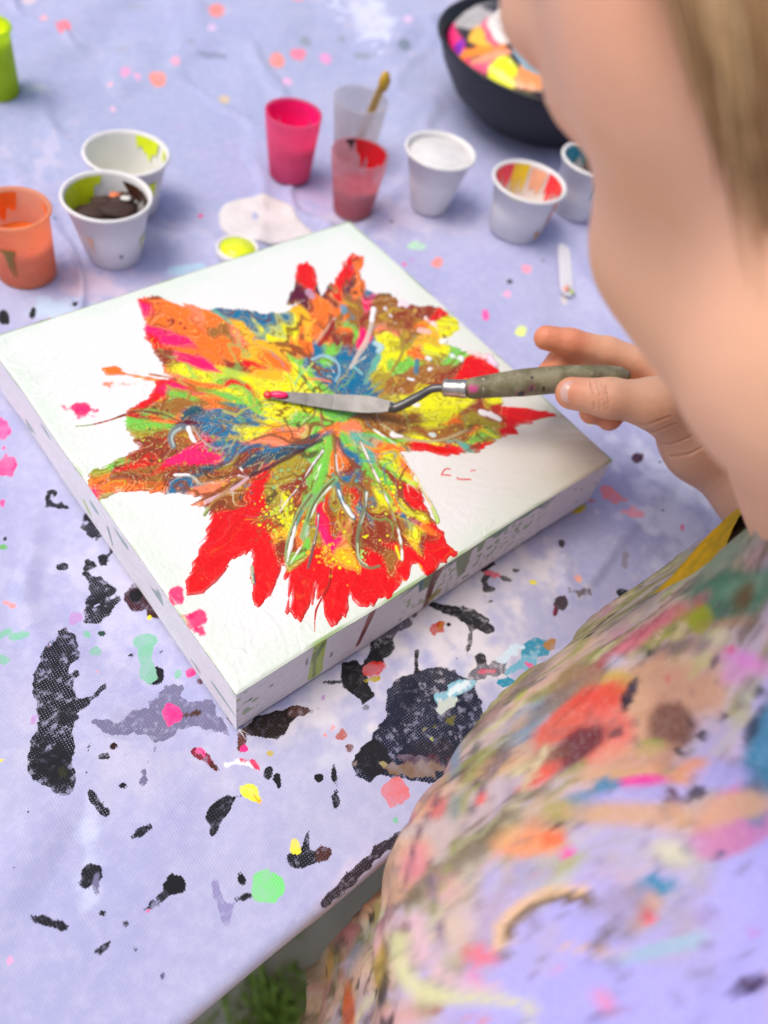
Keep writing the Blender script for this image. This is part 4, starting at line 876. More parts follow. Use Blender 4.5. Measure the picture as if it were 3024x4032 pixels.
    for lev, wd, c, amt in ((.00, .026, (.20, .055, .015), .85), (.16, .020, (.08, .04, .02), .85), (-.17, .02, (.55, .42, .03), .65), (.31, .024, (.66, .08, .02), .6), (-.30, .022, (.20, .46, .10), .6), (.08, .008, (.78, .70, .50), .5), (-.09, .009, (.05, .22, .30), .6)):
        f = (sstep(wd, wd * .3, np.abs(vn - lev)) * amt * calm * sstep(-.25, .15, w1 + q1))[..., None]
        pc = pc * (1 - f) + np.array(c) * f
    vn2 = noise(tw_ * 54 + 3 * w1, rad * 24 + 2 * w2, s=141)
    f = (sstep(.45, .85, vn2) * .14 * calm)[..., None]
    pc = pc * (1 - f) + np.array((.26, .075, .015)) * f
    f = (sstep(.45, .85, -vn2) * .18 * calm)[..., None]
    pc = pc * (1 - f) + np.minimum(pc * 1.5 + .04, 1) * f
    # small cells (bubbles) in the brown zones
    sp = noise(a * 330 + 2 * w1, b * 330, s=151); f = (sstep(.72, .80, sp) * sstep(.0, .3, w2) * .6 * calm)[..., None]
    pc = pc * (1 - f) + np.array((.13, .03, .015)) * f
    f = (sstep(.76, .84, -sp) * sstep(.05, .3, -w2) * .7 * calm)[..., None]
    pc = pc * (1 - f) + np.array((.62, .40, .03)) * f
    # brush drag inside the red
    f = (np.where(isred, 1.0, 0.0) * sstep(.2, .8, vn2) * .35)[..., None]; pc = pc * (1 - f) + np.array((.50, .004, .006)) * f
    height = 0.0007 + 0.00045 * w1 + 0.00040 * vn + 0.00012 * streak + 0.00035 * m1
    lift = np.zeros(a.shape)
    # dots
    for cx, cy, sprd, cnt, c, r0 in DOTS:
        for _ in range(cnt):
            dx, dy = RNG.normal(0, sprd * .62, 2); r1 = r0 * min(1.5, RNG.lognormal(-.55, .45))
            uu, vv = cx + dx, cy + dy * .8
            p = at_z(uu, vv, TH); ia, ib = int(p[0] / h), int(p[1] / h)
            k_ = int(r1 / 8500 / h) + 5
            if not (k_ < ia < n - k_ and k_ < ib < n - k_): continue
            r = (slice(ia - k_, ia + k_ + 1), slice(ib - k_, ib + k_ + 1))
            s = sd_ell(u[r], v[r], uu, vv, r1 * 1.15, r1) + r1 * .4 * w4[r]
            f = sstep(1.5, -1.5, s)[..., None]
            ring = sstep(3.5, .5, np.abs(s - 2.0))[..., None] * .15
            pc[r] = pc[r] * (1 - ring) + np.array((.22, .05, .02)) * ring
            pc[r] = pc[r] * (1 - f) + np.array(c) * f
    for pts, w0, w1_, c, hf in STROKE_AND_GLARE:
        q = smooth_pts(pts, 6) if len(pts) > 2 else np.array(pts, float)
        mn, mx = q.min(0) - 40, q.max(0) + 40
        m = (u > mn[0]) & (u < mx[0]) & (v > mn[1]) & (v < mx[1])
        ii = np.where(m.any(1))[0]; jj = np.where(m.any(0))[0]
        r = (slice(ii[0], ii[-1] + 1), slice(jj[0], jj[-1] + 1))
        s = sd_line(u[r], v[r], q, w0, w1_) + 2.6 * w3[r] * min(1, max(w0, w1_) / 4) + 5 * w1[r] * min(1, max(w0, w1_) / 8)
        if min(c) > .45: s = s + max(w0, w1_) * np.clip(.25 + 1.5 * w3[r] + .8 * noise(u[r] / 26, v[r] / 26, s=161), -.1, 1.6)
        f = sstep(2.6, -2.2, s) * (.92 if min(c) > .45 else .85)
        pc[r] = pc[r] * (1 - f[..., None]) + np.array(c) * f[..., None]
        wmax = max(w0, w1_)
        lift[r] = np.maximum(lift[r], hf * 0.00045 * np.sqrt(np.clip(-s / wmax + .15, 0, 1)))
        mask[r] = np.maximum(mask[r], -(s - .5) / 8500)
    # pale feathering at the rim where it was blown thin
    thin = sstep(0.0020, 0.0, mask)[..., None] * (0.05 + .45 * np.clip(vn2, 0, 1))[..., None]
    pc = pc * (1 - thin) + np.array((.80, .62, .62)) * thin
    hgt = np.where(mask > 0, np.clip(mask / .0012, 0, 1) ** .5 * height, -0.0006 * np.clip(-mask / .0012, 0, 1) - .00005) + lift
    base = (z[sl] + 0.0015)
    Pz = base + hgt
    kv = mask > -0.0016
    kf = kv[:-1, :-1] & kv[1:, :-1] & kv[1:, 1:] & kv[:-1, 1:]
    V3, F3, at3 = compact(np.stack([a, b, Pz], -1).reshape(-1, 3), grid_faces(n, n, kf), {"col": np.clip(pc, 0, 1).reshape(-1, 3)})
    o = mesh_obj("paint_flower", V3, F3, MAT_PAINT, root, True, at3)
    o["label"] = "poured flower of red, orange, yellow, green and blue paint"
make_canvas()

# ================================================================== PALETTE KNIFE
KT = TH + 0.0015
tip = at_z(1062, 1556, KT + .0035); bl1 = at_z(1300, 1580, KT + .006); bl2 = at_z(1500, 1612, KT + .010); nk0 = at_z(1560, 1605, KT + .012)
nk1 = at_z(1640, 1565, KT + .018); nk2 = at_z(1700, 1532, KT + .024); fe0 = at_z(1745, 1527, KT + .026); fe1 = at_z(1842, 1532, KT + .030)
hd = at_z(2480, 1478, KT + .052)
def make_knife():
    root = tag(empty("palette_knife", tuple(fe0)), "palette knife with grey steel blade and worn olive wooden handle", "palette knife")
    # blade: flat trowel outline, thin, tip at the left
    ax = nk0 - tip; L = np.linalg.norm(ax); ax /= L
    side = np.cross([0, 0, 1.0], ax); side /= np.linalg.norm(side)
    side = side * .90 + np.array([0, 0, 1]) * .44; side -= ax * (side @ ax); side /= np.linalg.norm(side)
    up = np.cross(ax, side)
    prof = [(0, .0016), (.03, .0024), (.12, .0032), (.3, .0042), (.5, .0052), (.66, .0058), (.78, .0058), (.88, .0046), (.95, .0034), (1.0, .0026)]
    V, F = [], []
    for t, wd in prof:
        c = tip + ax * L * t + up * (-.003 * math.sin(t * math.pi))
        for s_ in (-1, -.4, .4, 1):
            V.append(c + side * wd * s_ * (1.0 if s_ > 0 else .72) + up * .00045)
        for s_ in (1, .4, -.4, -1):
            V.append(c + side * wd * s_ * (1.0 if s_ > 0 else .72) - up * .00045)
    k = 8
    for i in range(len(prof) - 1):
        for j in range(k): F.append([i * k + j, i * k + (j + 1) % k, (i + 1) * k + (j + 1) % k, (i + 1) * k + j])
    F += [list(range(k))[::-1], list(range((len(prof) - 1) * k, len(prof) * k))]
    bl = mesh_obj("blade", V, F, MAT_STEEL, root, smooth=False)
    # dab of pink and red paint carried on the tip
    dv, df = [], []
    for q, (c_, rx, ry, rz) in enumerate([(tip + ax * .005 + side * .0008, .0055, .0022, .0010), (tip - ax * .001, .0026, .0024, .0008)]):
        v_, f_ = lathe([(0.0001, -1), (.5, -.86), (.86, -.5), (1, 0), (.86, .5), (.5, .86), (0.0001, 1)], 14)
        v_ = c_ + v_[:, :1] * ax * rx + v_[:, 1:2] * side * ry + v_[:, 2:3] * up * rz + up * .0005
        mesh_obj("paint_dab", v_, f_, paint_mat((K_, R_)[q], .15), bl)
    p = smooth_pts([nk0 - ax * .004, nk0, nk1, nk2, fe0 + (fe1 - fe0) * .1], 6)
    V, F = tube(p, np.linspace(.0030, .0021, len(p)), 12, up=up)
    mesh_obj("neck", V, F, MAT_STEEL, root)
    d = fe1 - fe0
    ts = [0, .03, .12, .2, .75, .83, .9, .97, 1.0]; rs = [.0040, .0048, .0050, .0047, .0050, .0053, .0050, .0050, .0046]
    V, F = tube([fe0 + d * t for t in ts], np.array(rs), 24)
    mesh_obj("ferrule", V, F, MAT_FERRULE, root)
    q = np.linspace(0, 1, 40)
    e1 = fe1 - d * .03
    mid = e1 * .5 + hd * .5 + np.array([0, 0, .003])
    p = np.array([(1 - t) ** 2 * e1 + 2 * t * (1 - t) * mid + t * t * hd for t in q])
    rr = np.interp(q, [0, .03, .15, .35, .6, .85, .95, 1], [.0050, .0058, .0064, .0075, .0074, .0062, .0048, .002])
    V, F = tube(p, rr, 28)
    u, v, _ = proj(V)
    mk = np.zeros((len(V), 4)); mk[:, :3] = (.6, .05, .25)
    mk[:, 3] = sstep(4, -6, sd_ell(u, v, 1860, 1530, 22, 16, 20)) * .9
    for cx, cy, r1 in [(2055, 1553, 17), (2092, 1530, 12), (1910, 1588, 10), (2000, 1590, 9)]:
        f = sstep(4, -4, sd_ell(u, v, cx, cy, r1, r1 * .9)); mk[:, :3] = np.where((f > .1)[:, None], (.02, .02, .02), mk[:, :3]); mk[:, 3] = np.maximum(mk[:, 3], f)
    mesh_obj("handle", V, F, MAT_HANDLE, root, True, {"mark": mk})
make_knife()

# ================================================================== CUPS AND BITS ON THE TABLE
def cup_geo(top, base, rx, rb):
    """top / base = pixel centres of rim and foot, rx / rb = pixel radii -> place and size in metres"""
    p = at_z(base[0], base[1], 0.0); _, _, Zb = proj(p)
    best = None
    for hgt in np.linspace(.02, .14, 241):
        u, v, Z = proj(p + np.array([0, 0, hgt]))
        e = abs(v - top[1])
        if best is None or e < best[0]: best = (e, hgt, Z, u)
    _, hgt, Zt, ut = best
    lean = (top[0] - ut) * Zt / FPX
    return p, hgt, rx * Zt / FPX, rb * Zb / FPX
def make_cup(label, top, base, rx, rb, mat, level=None, paint=None, smears=(), rim=True, lift=.0125, hmax=None, group="paint cups on the tablecloth"):
    p, hgt, rt, rb_ = cup_geo(top, base, rx, rb)
    p = p + np.array([0, 0, np.mean([cloth_z(p[0] + rb_ * dx, p[1] + rb_ * dy) for dx, dy in ((0, 0), (.7, .7), (-.7, .7), (.7, -.7), (-.7, -.7))])])
    root = tag(empty("paint_cup", tuple(p)), label, "cup", group)
    w_ = .0009
    prof = [(.0001, 0), (rb_ * .9, 0), (rb_, .0012), (rb_ + (rt - rb_) * .5, hgt * .5), (rt, hgt - .0015)]
    if rim: prof += [(rt + .0016, hgt - .002), (rt + .0022, hgt - .0008), (rt + .0016, hgt + .0006), (rt - .0002, hgt + .0004)]
    else: prof += [(rt, hgt), (rt - w_, hgt)]
    prof += [(rt - w_, hgt - .002), (rb_ + (rt - rb_) * .5 - w_, hgt * .5), (rb_ - w_, .002), (.0001, .002)]
    V, F = lathe(prof, 56)
    mesh_obj("cup_wall", V + p, F, mat, root)
    def rad(z): return rb_ + (rt - rb_) * (z / hgt)
    if level:
        z1 = hgt * level
        pr = [(.0001, .0024), (rad(.0024) - .0016, .0024)] + [(rad(z) - .0014, z) for z in np.linspace(.004, z1 - .0006, 5)] + [(rad(z1) - .002, z1), (.0001, z1 - .0008)]
        V, F = lathe(pr, 48)
        mesh_obj("paint", V + p, F, paint_mat(paint, .25), root)
    for (a0, a1, z0, z1, c, sd_) in smears:                 # film of paint on the inside (or outside) wall, ragged lower edge
        na, nz = 26, 12
        A = np.radians(np.linspace(a0, a1, na)); V = []
        out = sd_ < 0
        for i, a in enumerate(A):
            e_ = math.sin(math.pi * i / (na - 1)) ** .4
            nn = noise(np.array([i * .42 + abs(sd_)]), np.array([abs(sd_) * 3.0]), s=7)[0]
            lo = z1 - (z1 - z0) * e_ * (.72 + .5 * nn)
            for t in np.linspace(0, 1, nz):
                z = hgt * min(max(lo + (z1 - lo) * t, .04), .985)
                r = rad(z) + (.0006 if out else -(w_ + .0006))
                V.append((r * math.cos(a), r * math.sin(a), z))
        mesh_obj("paint_smear", np.array(V) + p, grid_faces(na, nz), paint_mat(c, .25), root)
    return p, hgt, rt, rb_
BROWN_CUP = ((411, 777), (452, 1010), 164, 100)
YN = (.80, .92, .01); ORN = (1.0, .22, .03); PKN = (.98, .015, .22); RDN = (.62, .006, .012)
FA_ = 60                                                   # azimuth that faces away from the camera is around 40 deg
make_cup("frosted cup of lime yellow paint at the left end of the table", (8, 150), (2, 412), 96, 82, frosted("frosted_lime", (.72, .90, .03), .20), .86, YN, [(-40, 150, .5, .98, YN, 1.0), (200, 235, .25, .6, (.05, .45, .15), -2.0)])
make_cup("frosted cup of orange paint with brown smear on its front", (95, 832), (112, 1085), 134, 108, frosted("frosted_orange", (1.0, .50, .28), .35), .55, ORN, [(60, 175, .3, .97, ORN, 3.0), (-30, 5, .62, .95, ORN, 4.5), (222, 236, .12, .62, (.30, .16, .01), -5.0), (216, 242, .46, .66, (.33, .18, .01), -6.0)])
make_cup("white cup with chocolate brown and yellow paint inside, front of two", (411, 777), (452, 1010), 164, 100, MAT_WHITECUP, .58, (.035, .012, .008), [(70, 200, .35, .97, YN, 7.0), (95, 150, .6, .95, (.05, .02, .012), 8.0), (150, 195, .7, .9, (.05, .02, .012), 9.1), (-60, 40, .6, .92, (.06, .02, .012), 10.0), (300, 325, .2, .5, (.80, .82, .40), -11.0), (255, 262, .22, .32, (.22, .2, .25), -12.0), (205, 216, .3, .6, (.92, .60, .42), -12.5)])
make_cup("empty white cup with yellow streaks, behind the brown paint cup", (490, 617), (522, 828), 155, 96, MAT_WHITECUP, .2, (.82, .86, .50), [(5, 48, .5, .98, YN, 13.0), (-40, -12, .45, .98, YN, 14.0), (265, 290, .2, .75, YN, -15.0)])
make_cup("frosted cup of hot pink paint", (1130, 460), (1139, 706), 112, 80, frosted("frosted_pink", (1.0, .20, .42), .25), .60, PKN, [(-40, 130, .3, .97, PKN, 16.0)], rim=False)
make_cup("clear cup with tan streaks behind the red paint cup", (1385, 408), (1388, 640), 108, 78, MAT_FROST, .10, (.62, .45, .20), [(190, 320, .12, .22, (.55, .40, .14), 17.0)], rim=False)
make_cup("clear cup with dark red paint on its wall and bottom", (1400, 612), (1385, 842), 115, 76, frosted("frosted_red", (.86, .52, .55), .62), .46, RDN, [(-28, 62, .45, .98, RDN, 18.0), (62, 84, .8, .98, (.03, .02, .02), 19.0), (230, 300, .05, .5, (.55, .02, .03), 20.0)], rim=False)
make_cup("plain white cup filled with white paint near the canvas corner", (1694, 600), (1684, 822), 132, 72, MAT_WHITECUP, .94, (.76, .74, .73), [])
make_cup("white cup with red and yellow stripes inside and orange drip", (2055, 750), (2012, 938), 139, 100, MAT_WHITECUP, .22, (.95, .62, .35), [(70, 160, .3, .98, (.95, .06, .12), 21.0), (42, 74, .2, .98, (.98, .72, .01), 22.0), (-50, 4, .3, .98, (.95, .05, .06), 23.0), (8, 38, .3, .95, (.98, .50, .30), 23.5), (278, 292, .25, .99, (1., .25, .03), -24.0), (262, 275, .04, .3, (.75, .36, .10), -25.0), (150, 250, .93, .985, YN, -26.0), (320, 345, .5, .95, (.9, .1, .2), -26.5)])
make_cup("white cup with teal blue paint beside the painter's face", (2262, 682), (2236, 880), 115, 82, MAT_WHITECUP, .3, (.06, .25, .36), [(30, 190, .4, .98, (.03, .33, .45), 27.0), (235, 262, .35, .85, (.06, .42, .60), -28.0), (270, 285, .5, .8, (.06, .42, .6), -29.0)])

# brown clumps of half-dried paint heaped in the front white cup
cup_p, cup_h, _rt, _rb = cup_geo(*BROWN_CUP); _root = [o for o in bpy.data.objects if o.get("label", "").startswith("white cup with chocolate")][0]
for q, (dx, dy, dz, r1, c) in enumerate([(-.008, .004, .66, .0085, (.045, .016, .010)), (.006, -.002, .70, .009, (.04, .014, .009)), (.002, .010, .64, .008, (.05, .02, .012)), (.012, .004, .74, .006, (.06, .02, .012)), (.009, .008, .78, .0028, (.75, .20, .08)), (.013, .000, .80, .0026, (.70, .68, .62)), (-.004, -.006, .64, .007, (.035, .012, .008))]):
    v_, f_ = lathe([(.0001, -1), (.5, -.86), (.86, -.5), (1, 0), (.86, .5), (.5, .86), (.0001, 1)], 18)
    v_ = v_ * (1 + .8 * fbm(v_[:, 0] * 1.9 + q, v_[:, 1] * 1.7, v_[:, 2] * 1.7, s=501, o=2))[:, None]
    mesh_obj("paint_clump", v_ * np.array([r1 * 1.35, r1 * 1.25, r1 * .42]) + cup_p + np.array([dx, dy, cup_h * dz + .005]), f_, paint_mat(c, .75), _root)
def stick(name, label, cat, p0, p1, wid, thick, mat, group=None, paint=None):
    p0, p1 = np.array(p0), np.array(p1)
    ax = p1 - p0; L = np.linalg.norm(ax); ax /= L
    s_ = np.cross(ax, [0.3, -.2, 1.0]); s_ /= np.linalg.norm(s_); up = np.cross(s_, ax)
    out = []
    for a in np.linspace(math.pi / 2, 3 * math.pi / 2, 9): out.append((math.cos(a) * wid, math.sin(a) * wid))
    for a in np.linspace(-math.pi / 2, math.pi / 2, 9): out.append((L + math.cos(a) * wid, math.sin(a) * wid))
    n = len(out)
    V = [p0 + ax * x + s_ * y + up * thick for x, y in out] + [p0 + ax * x + s_ * y - up * thick for x, y in out]
    F = [list(range(n)), list(range(n, 2 * n))[::-1]] + [[i, i + n, (i + 1) % n + n, (i + 1) % n] for i in range(n)]
    root = tag(empty(name, tuple(p0)), label, cat, group)
    mesh_obj("blade" if cat == "spatula" else "stick", V, F, mat, root, smooth=False)
    return root, ax, s_, up, L
MAT_STICKW = noisy_mat("birch_stick", (.55, .36, .12), (.46, .28, .08), 50, .6)
# stirring sticks standing in cups
pb, hb, rtb, rbb = cup_geo((1385, 408), (1388, 640), 108, 78)
zt = np.array([0, 0, .009])
r_, ax, s_, up, L = stick("stirring_stick", "wooden stirring stick leaning in the clear cup", "stick", pb + zt + np.array([-.004, -.006, .008]), pb + zt + np.array([.017, -.006, hb + .010]), .0032, .0009, MAT_STICKW)
v_, f_ = lathe([(.0001, -1), (.6, -.8), (1, 0), (.6, .8), (.0001, 1)], 14)
mesh_obj("paint_blob", pb + zt + np.array([.017, -.006, hb + .008]) + v_ * np.array([.0055, .0045, .0085]), f_, paint_mat((.60, .36, .02), .3), r_)
pb, hb, rtb, rbb = cup_geo((2262, 682), (2236, 880), 115, 82)
stick("stirring_stick", "dark brown stirring stick standing in the teal paint cup", "stick", pb + zt + np.array([-.004, .0, .01]), pb + zt + np.array([.020, .010, hb + .014]), .0065, .001, noisy_mat("brown_stick", (.16, .09, .07), (.22, .13, .10), 60, .6))
# white flat stick lying on the cloth
a_, b_ = at_z(2212, 1005, .006), at_z(2228, 1158, .006); a_[2] = cloth_z(*a_[:2]) + .003; b_[2] = cloth_z(*b_[:2]) + .003
r_, ax, s_, up, L = stick("flat_stick", "flat white stick with paint on its end lying beside the cups", "stick", a_, b_, .0055, .001, noisy_mat("white_wood", (.80, .78, .80), (.74, .72, .74), 40, .5))
for q, (t, o_, c) in enumerate([(.99, -.003, (.45, .55, .20)), (1.0, .0025, (.85, .35, .25)), (.93, .001, (.75, .5, .45))]):
    v_, f_ = lathe([(.0001, -1), (.7, -.6), (1, 0), (.7, .6), (.0001, 1)], 12)
    mesh_obj("paint_dab", a_ + ax * L * t + s_ * o_ + up * .001 + v_ * np.array([.0035, .003, .0009]), f_, paint_mat(c, .3), r_)

def puddle(name, label, cat, poly, z0, hgt, mat, parent=None, amp=0):
    P = np.array([at_z(u, v, z0)[:2] for u, v in poly]); P = smooth_pts(np.vstack([P, P[:1]]), 5)[:-1]
    c = P.mean(0); n = len(P); V, F = [], []
    rings = [(1.0, 0), (1.0, .6), (.96, .95), (.85, 1.0), (.5, 1.0)]
    for k, (s_, z) in enumerate(rings):
        for q in P: xy = c + (q - c) * s_; V.append((*xy, cloth_z(*xy) + .0003 + hgt * z))
    V.append((*c, cloth_z(*c) + hgt))
    for k in range(len(rings) - 1):
        for i in range(n): F.append([k * n + i, k * n + (i + 1) % n, (k + 1) * n + (i + 1) % n, (k + 1) * n + i])
    k = len(rings) - 1
    for i in range(n): F.append([k * n + i, k * n + (i + 1) % n, len(V) - 1])
    o = mesh_obj(name, V, F, mat, parent)
    if parent is None: tag(o, label, cat)
    return o
pp = [(945,920),(970,880),(1050,850),(1150,842),(1220,860),(1260,890),(1290,940),(1350,990),(1350,1020),(1280,1030),(1150,1050),(1030,1030),(960,980)]
puddle("paint_puddle", "pale pinkish white paint puddle on the cloth behind the canvas", "puddle", [(u / 1.097, v / 1.097) for u, v in pp], .006, .0022, paint_mat((.76, .71, .70), .35))
# shallow lid of yellow paint half hidden by the canvas
def make_lid():
    c = at_z(935, 1004, .006); rr = 84 * proj(c)[2] / FPX
    root = tag(empty("jar_lid", tuple(c)), "shallow white lid of neon yellow paint behind the canvas edge", "lid")
    V, F = lathe([(.0001, 0), (rr * .92, 0), (rr, .002), (rr, .006), (rr - .001, .0072), (rr - .0024, .0068), (rr - .0024, .004), (.0001, .004)], 48)
    mesh_obj("lid_wall", V + c, F, MAT_WHITECUP, root)
    V, F = lathe([(.0001, .005), (rr - .003, .005), (rr - .003, .0062), (.0001, .0064)], 40)
    mesh_obj("paint", V + c, F, paint_mat(YN, .25), root)
make_lid()

# black bowl heaped with painted scraps
def make_bowl():
    c = at_z(2100, 462, .010); c[2] = cloth_z(c[0], c[1])
    Rb = .105; H = .060
    root = tag(empty("bowl", tuple(c)), "round black bowl heaped with bright paint scraps behind the cups", "bowl")
    prof = [(.0001, 0), (.05, 0), (.066, .006), (.084, .020), (.098, .042), (Rb, H), (Rb + .002, H + .001), (Rb + .001, H + .003), (Rb - .002, H + .002), (.094, .042), (.080, .022), (.060, .010), (.0001, .006)]
    V, F = lathe(prof, 72)
    mb = noisy_mat("black_plastic", (.006, .006, .010), (.010, .010, .016), 20, .5)
    mesh_obj("bowl_wall", V + c, F, mb, root)
    g = np.linspace(-1, 1, 120); a, b = np.meshgrid(g, g, indexing='ij'); r = np.hypot(a, b)
    keep = (r < 1)
    z = .050 + .034 * np.sqrt(np.clip(1 - r ** 2, 0, 1)) + .012 * fbm(a * 3, b * 3, s=201, o=4) * (1 - r ** 4)
    P = np.stack([a * (Rb - .008), b * (Rb - .008), z], -1) + c
    u, v, _ = proj(P)
    col = np.zeros(a.shape + (3,)); col[:] = (.03, .02, .03)
    w_ = fbm(a * 5, b * 5, s=203, o=3) * 28
    for cx, cy, rx, ry, an, cc in [(1840,60,110,50,0,(.45,.42,.42)), (1800,190,120,40,60,(.93,.03,.20)), (1870,200,150,30,-20,(.95,.28,.03)), (1900,150,60,40,0,(.95,.5,.05)), (1810,190,22,40,20,(.25,.02,.45)), (1890,265,120,20,-5,(.85,.10,.22)), (1880,235,90,14,-15,(.9,.35,.2)), (1900,330,90,30,20,(.14,.03,.03)), (1990,390,60,35,30,(.55,.02,.02)), (2060,410,50,35,20,(.12,.45,.10)), (1990,290,60,60,50,(.85,.88,.02)), (1940,120,40,60,0,(.85,.10,.2)), (2100,300,80,60,0,(.8,.3,.1)), (2150,200,120,90,0,(.2,.4,.5)), (2000,100,80,70,0,(.8,.75,.7))]:
        f = sstep(8, -8, sd_ell(u, v, cx, cy, rx, ry, an) + w_)[..., None]; col = col * (1 - f) + np.array(cc) * f
    F = grid_faces(120, 120, keep[:-1, :-1] & keep[1:, :-1] & keep[1:, 1:] & keep[:-1, 1:])
    V2, F2, at = compact(P.reshape(-1, 3), F, {"col": col.reshape(-1, 3)})
    mesh_obj("paint_scraps", V2, F2, MAT_PAINT, root, True, at)
make_bowl()
pk = at_z(1800, -60, .012)
make_cup("tan paper cup at the far edge of the cloth above the bowl", (1800, -140), (1830, 15), 70, 55, noisy_mat("kraft_paper", (.58, .44, .28), (.52, .38, .24), 30, .8), .5, (.5, .2, .15), [])

# ================================================================== THE PAINTER
def cap_sd(P, a, b, ra, rb):
    a, b = np.asarray(a, np.float32), np.asarray(b, np.float32); ab = b - a
    t = np.clip(((P - a) @ ab) / (ab @ ab), 0, 1)
    return np.linalg.norm(P - a - t[..., None] * ab, axis=-1) - (ra + (rb - ra) * t)
def ell_sd(P, c, ax, r):
    Q = (P - np.asarray(c, np.float32)) @ np.asarray(ax, np.float32).T
    r = np.asarray(r, np.float32)
    k0 = np.linalg.norm(Q / r, axis=-1); k1 = np.linalg.norm(Q / (r * r), axis=-1)
    return k0 * (k0 - 1) / np.maximum(k1, 1e-6)
def smin(a, b, k):
    h_ = np.clip(0.5 + 0.5 * (b - a) / k, 0, 1); return b * (1 - h_) + a * h_ - k * h_ * (1 - h_)
def smax(a, b, k): return -smin(-a, -b, k)
def field(fn, lo, hi, h):
    lo, hi = np.array(lo), np.array(hi); n = np.ceil((hi - lo) / h).astype(int) + 1
    ax = [lo[i] + h * np.arange(n[i]) for i in range(3)]
    D = np.empty(tuple(n), np.float32)
    Y, Zz = np.meshgrid(ax[1], ax[2], indexing='ij')
    for i0 in range(0, n[0], 16):
        xs = ax[0][i0:i0 + 16]
        P = np.empty((len(xs),) + Y.shape + (3,), np.float32)
        P[..., 0] = xs[:, None, None]; P[..., 1] = Y; P[..., 2] = Zz
        D[i0:i0 + 16] = fn(P)
    return D, lo

# --- head frame: looking down at the canvas, seen from the painter's left
HB = math.radians(44)
Fd = np.array([-0.55, math.cos(HB), -math.sin(HB)]); Fd /= np.linalg.norm(Fd)
Up = np.array([0, math.sin(HB), math.cos(HB)]); Up -= Fd * (Up @ Fd); Up /= np.linalg.norm(Up)
Rt = np.cross(Fd, Up)                                      # painter's right
NOSE = at_d(1962, 150, .22)
HC = NOSE - .098 * Fd + .026 * Up
HAX = np.stack([Rt, Fd, Up])
def hp(r, f, u): return HC + Rt * r + Fd * f + Up * u
SHO_R = np.array([.275, -.150, .150]); ELB_R = np.array([.305, -.150, .062])
NECKB = np.array([.178, -.108, .220])
def head_sd(P):
    d = ell_sd(P, hp(0, -.012, .030), HAX, (.070, .088, .085))             # skull
    d = smin(d, ell_sd(P, hp(0, .030, -.030), HAX, (.056, .055, .068)), .03)   # face
    for s in (-1, 1):
        d = smin(d, ell_sd(P, hp(.036 * s, .036, -.050), HAX, (.028, .036, .036)), .022)   # cheeks
        d = smin(d, ell_sd(P, hp(.050 * s, -.005, -.055), HAX, (.018, .035, .030)), .025)  # jaw corner
    for s in (-1, 1): d = smin(d, ell_sd(P, hp(.042 * s, .004, -.125), HAX, (.036, .060, .045)), .025)    # soft jaw line
    d = smin(d, ell_sd(P, hp(0, .064, -.092), HAX, (.024, .024, .022)), .022)   # chin
    d = smin(d, ell_sd(P, hp(0, .025, -.118), HAX, (.045, .050, .030)), .025)   # under the chin
    d = smin(d, ell_sd(P, hp(0, .077, -.046), HAX, (.019, .012, .010)), .010)   # lips
    d = smin(d, ell_sd(P, hp(0, .079, -.039), HAX, (.015, .009, .005)), .006)
    d = smin(d, ell_sd(P, hp(0, .076, -.054), HAX, (.014, .009, .006)), .006)
    d = smin(d, cap_sd(P, hp(0, .070, .012), hp(0, .089, -.024), .008, .0085), .014)   # nose
    for s in (-1, 1): d = smin(d, ell_sd(P, hp(.010 * s, .080, -.030), HAX, (.007, .008, .0065)), .006)
    for s in (-1, 1): d = smax(d, -ell_sd(P, hp(.0065 * s, .086, -.0375), HAX, (.0028, .004, .0030)), .004)   # nostrils
    for s in (-1, 1): d = smax(d, -ell_sd(P, hp(.030 * s, .082, .006), HAX, (.016, .010, .010)), .014)  # eye sockets
    for s in (-1, 1): d = smin(d, ell_sd(P, hp(.030 * s, .064, .005), HAX, (.013, .011, .010)), .006)   # lids
    for s in (-1, 1): d = smin(d, ell_sd(P, hp(.072 * s, -.020, -.006), HAX, (.008, .018, .030)), .008) # ears
    return d
def body_sd(P):
    d = head_sd(P)
    d = smin(d, cap_sd(P, hp(0, -.010, -.080), NECKB, .056, .055), .03)
    d = smin(d, cap_sd(P, NECKB, (.212, -.150, .110), .048, .048), .03)
    d = smin(d, ell_sd(P, (.165, -.185, .080), np.eye(3), (.078, .060, .080)), .03)
    d = smin(d, ell_sd(P, (.165, -.225, -.05), np.eye(3), (.085, .070, .15)), .03)
    d = smin(d, cap_sd(P, (.200, -.165, .120), SHO_R, .036, .036), .03)
    d = smin(d, cap_sd(P, SHO_R, ELB_R, .034, .030), .02)
    d = smin(d, cap_sd(P, (.135, -.180, .100), (.130, -.220, .00), .030, .028), .02)     # left arm under the smock
    d = smin(d, cap_sd(P, (.130, -.220, .00), (.150, -.180, -.09), .026, .020), .02)
    for x0, x1 in ((.130, .150), (.215, .235)):                                           # legs
        d = smin(d, cap_sd(P, (x0, -.225, -.17), (x1, -.165, -.175), .056, .046), .03)
        d = smin(d, cap_sd(P, (x1, -.165, -.175), (x1, -.17, -.64), .042, .026), .03)
        d = smin(d, ell_sd(P, (x1, -.145, -.690), np.eye(3), (.030, .070, .026)), .02)
    return d
D, lo = field(body_sd, (-.01, -.32, -.724), (.37, .14, .49), .005)
BV, BF = surface_nets(D, lo, .005)
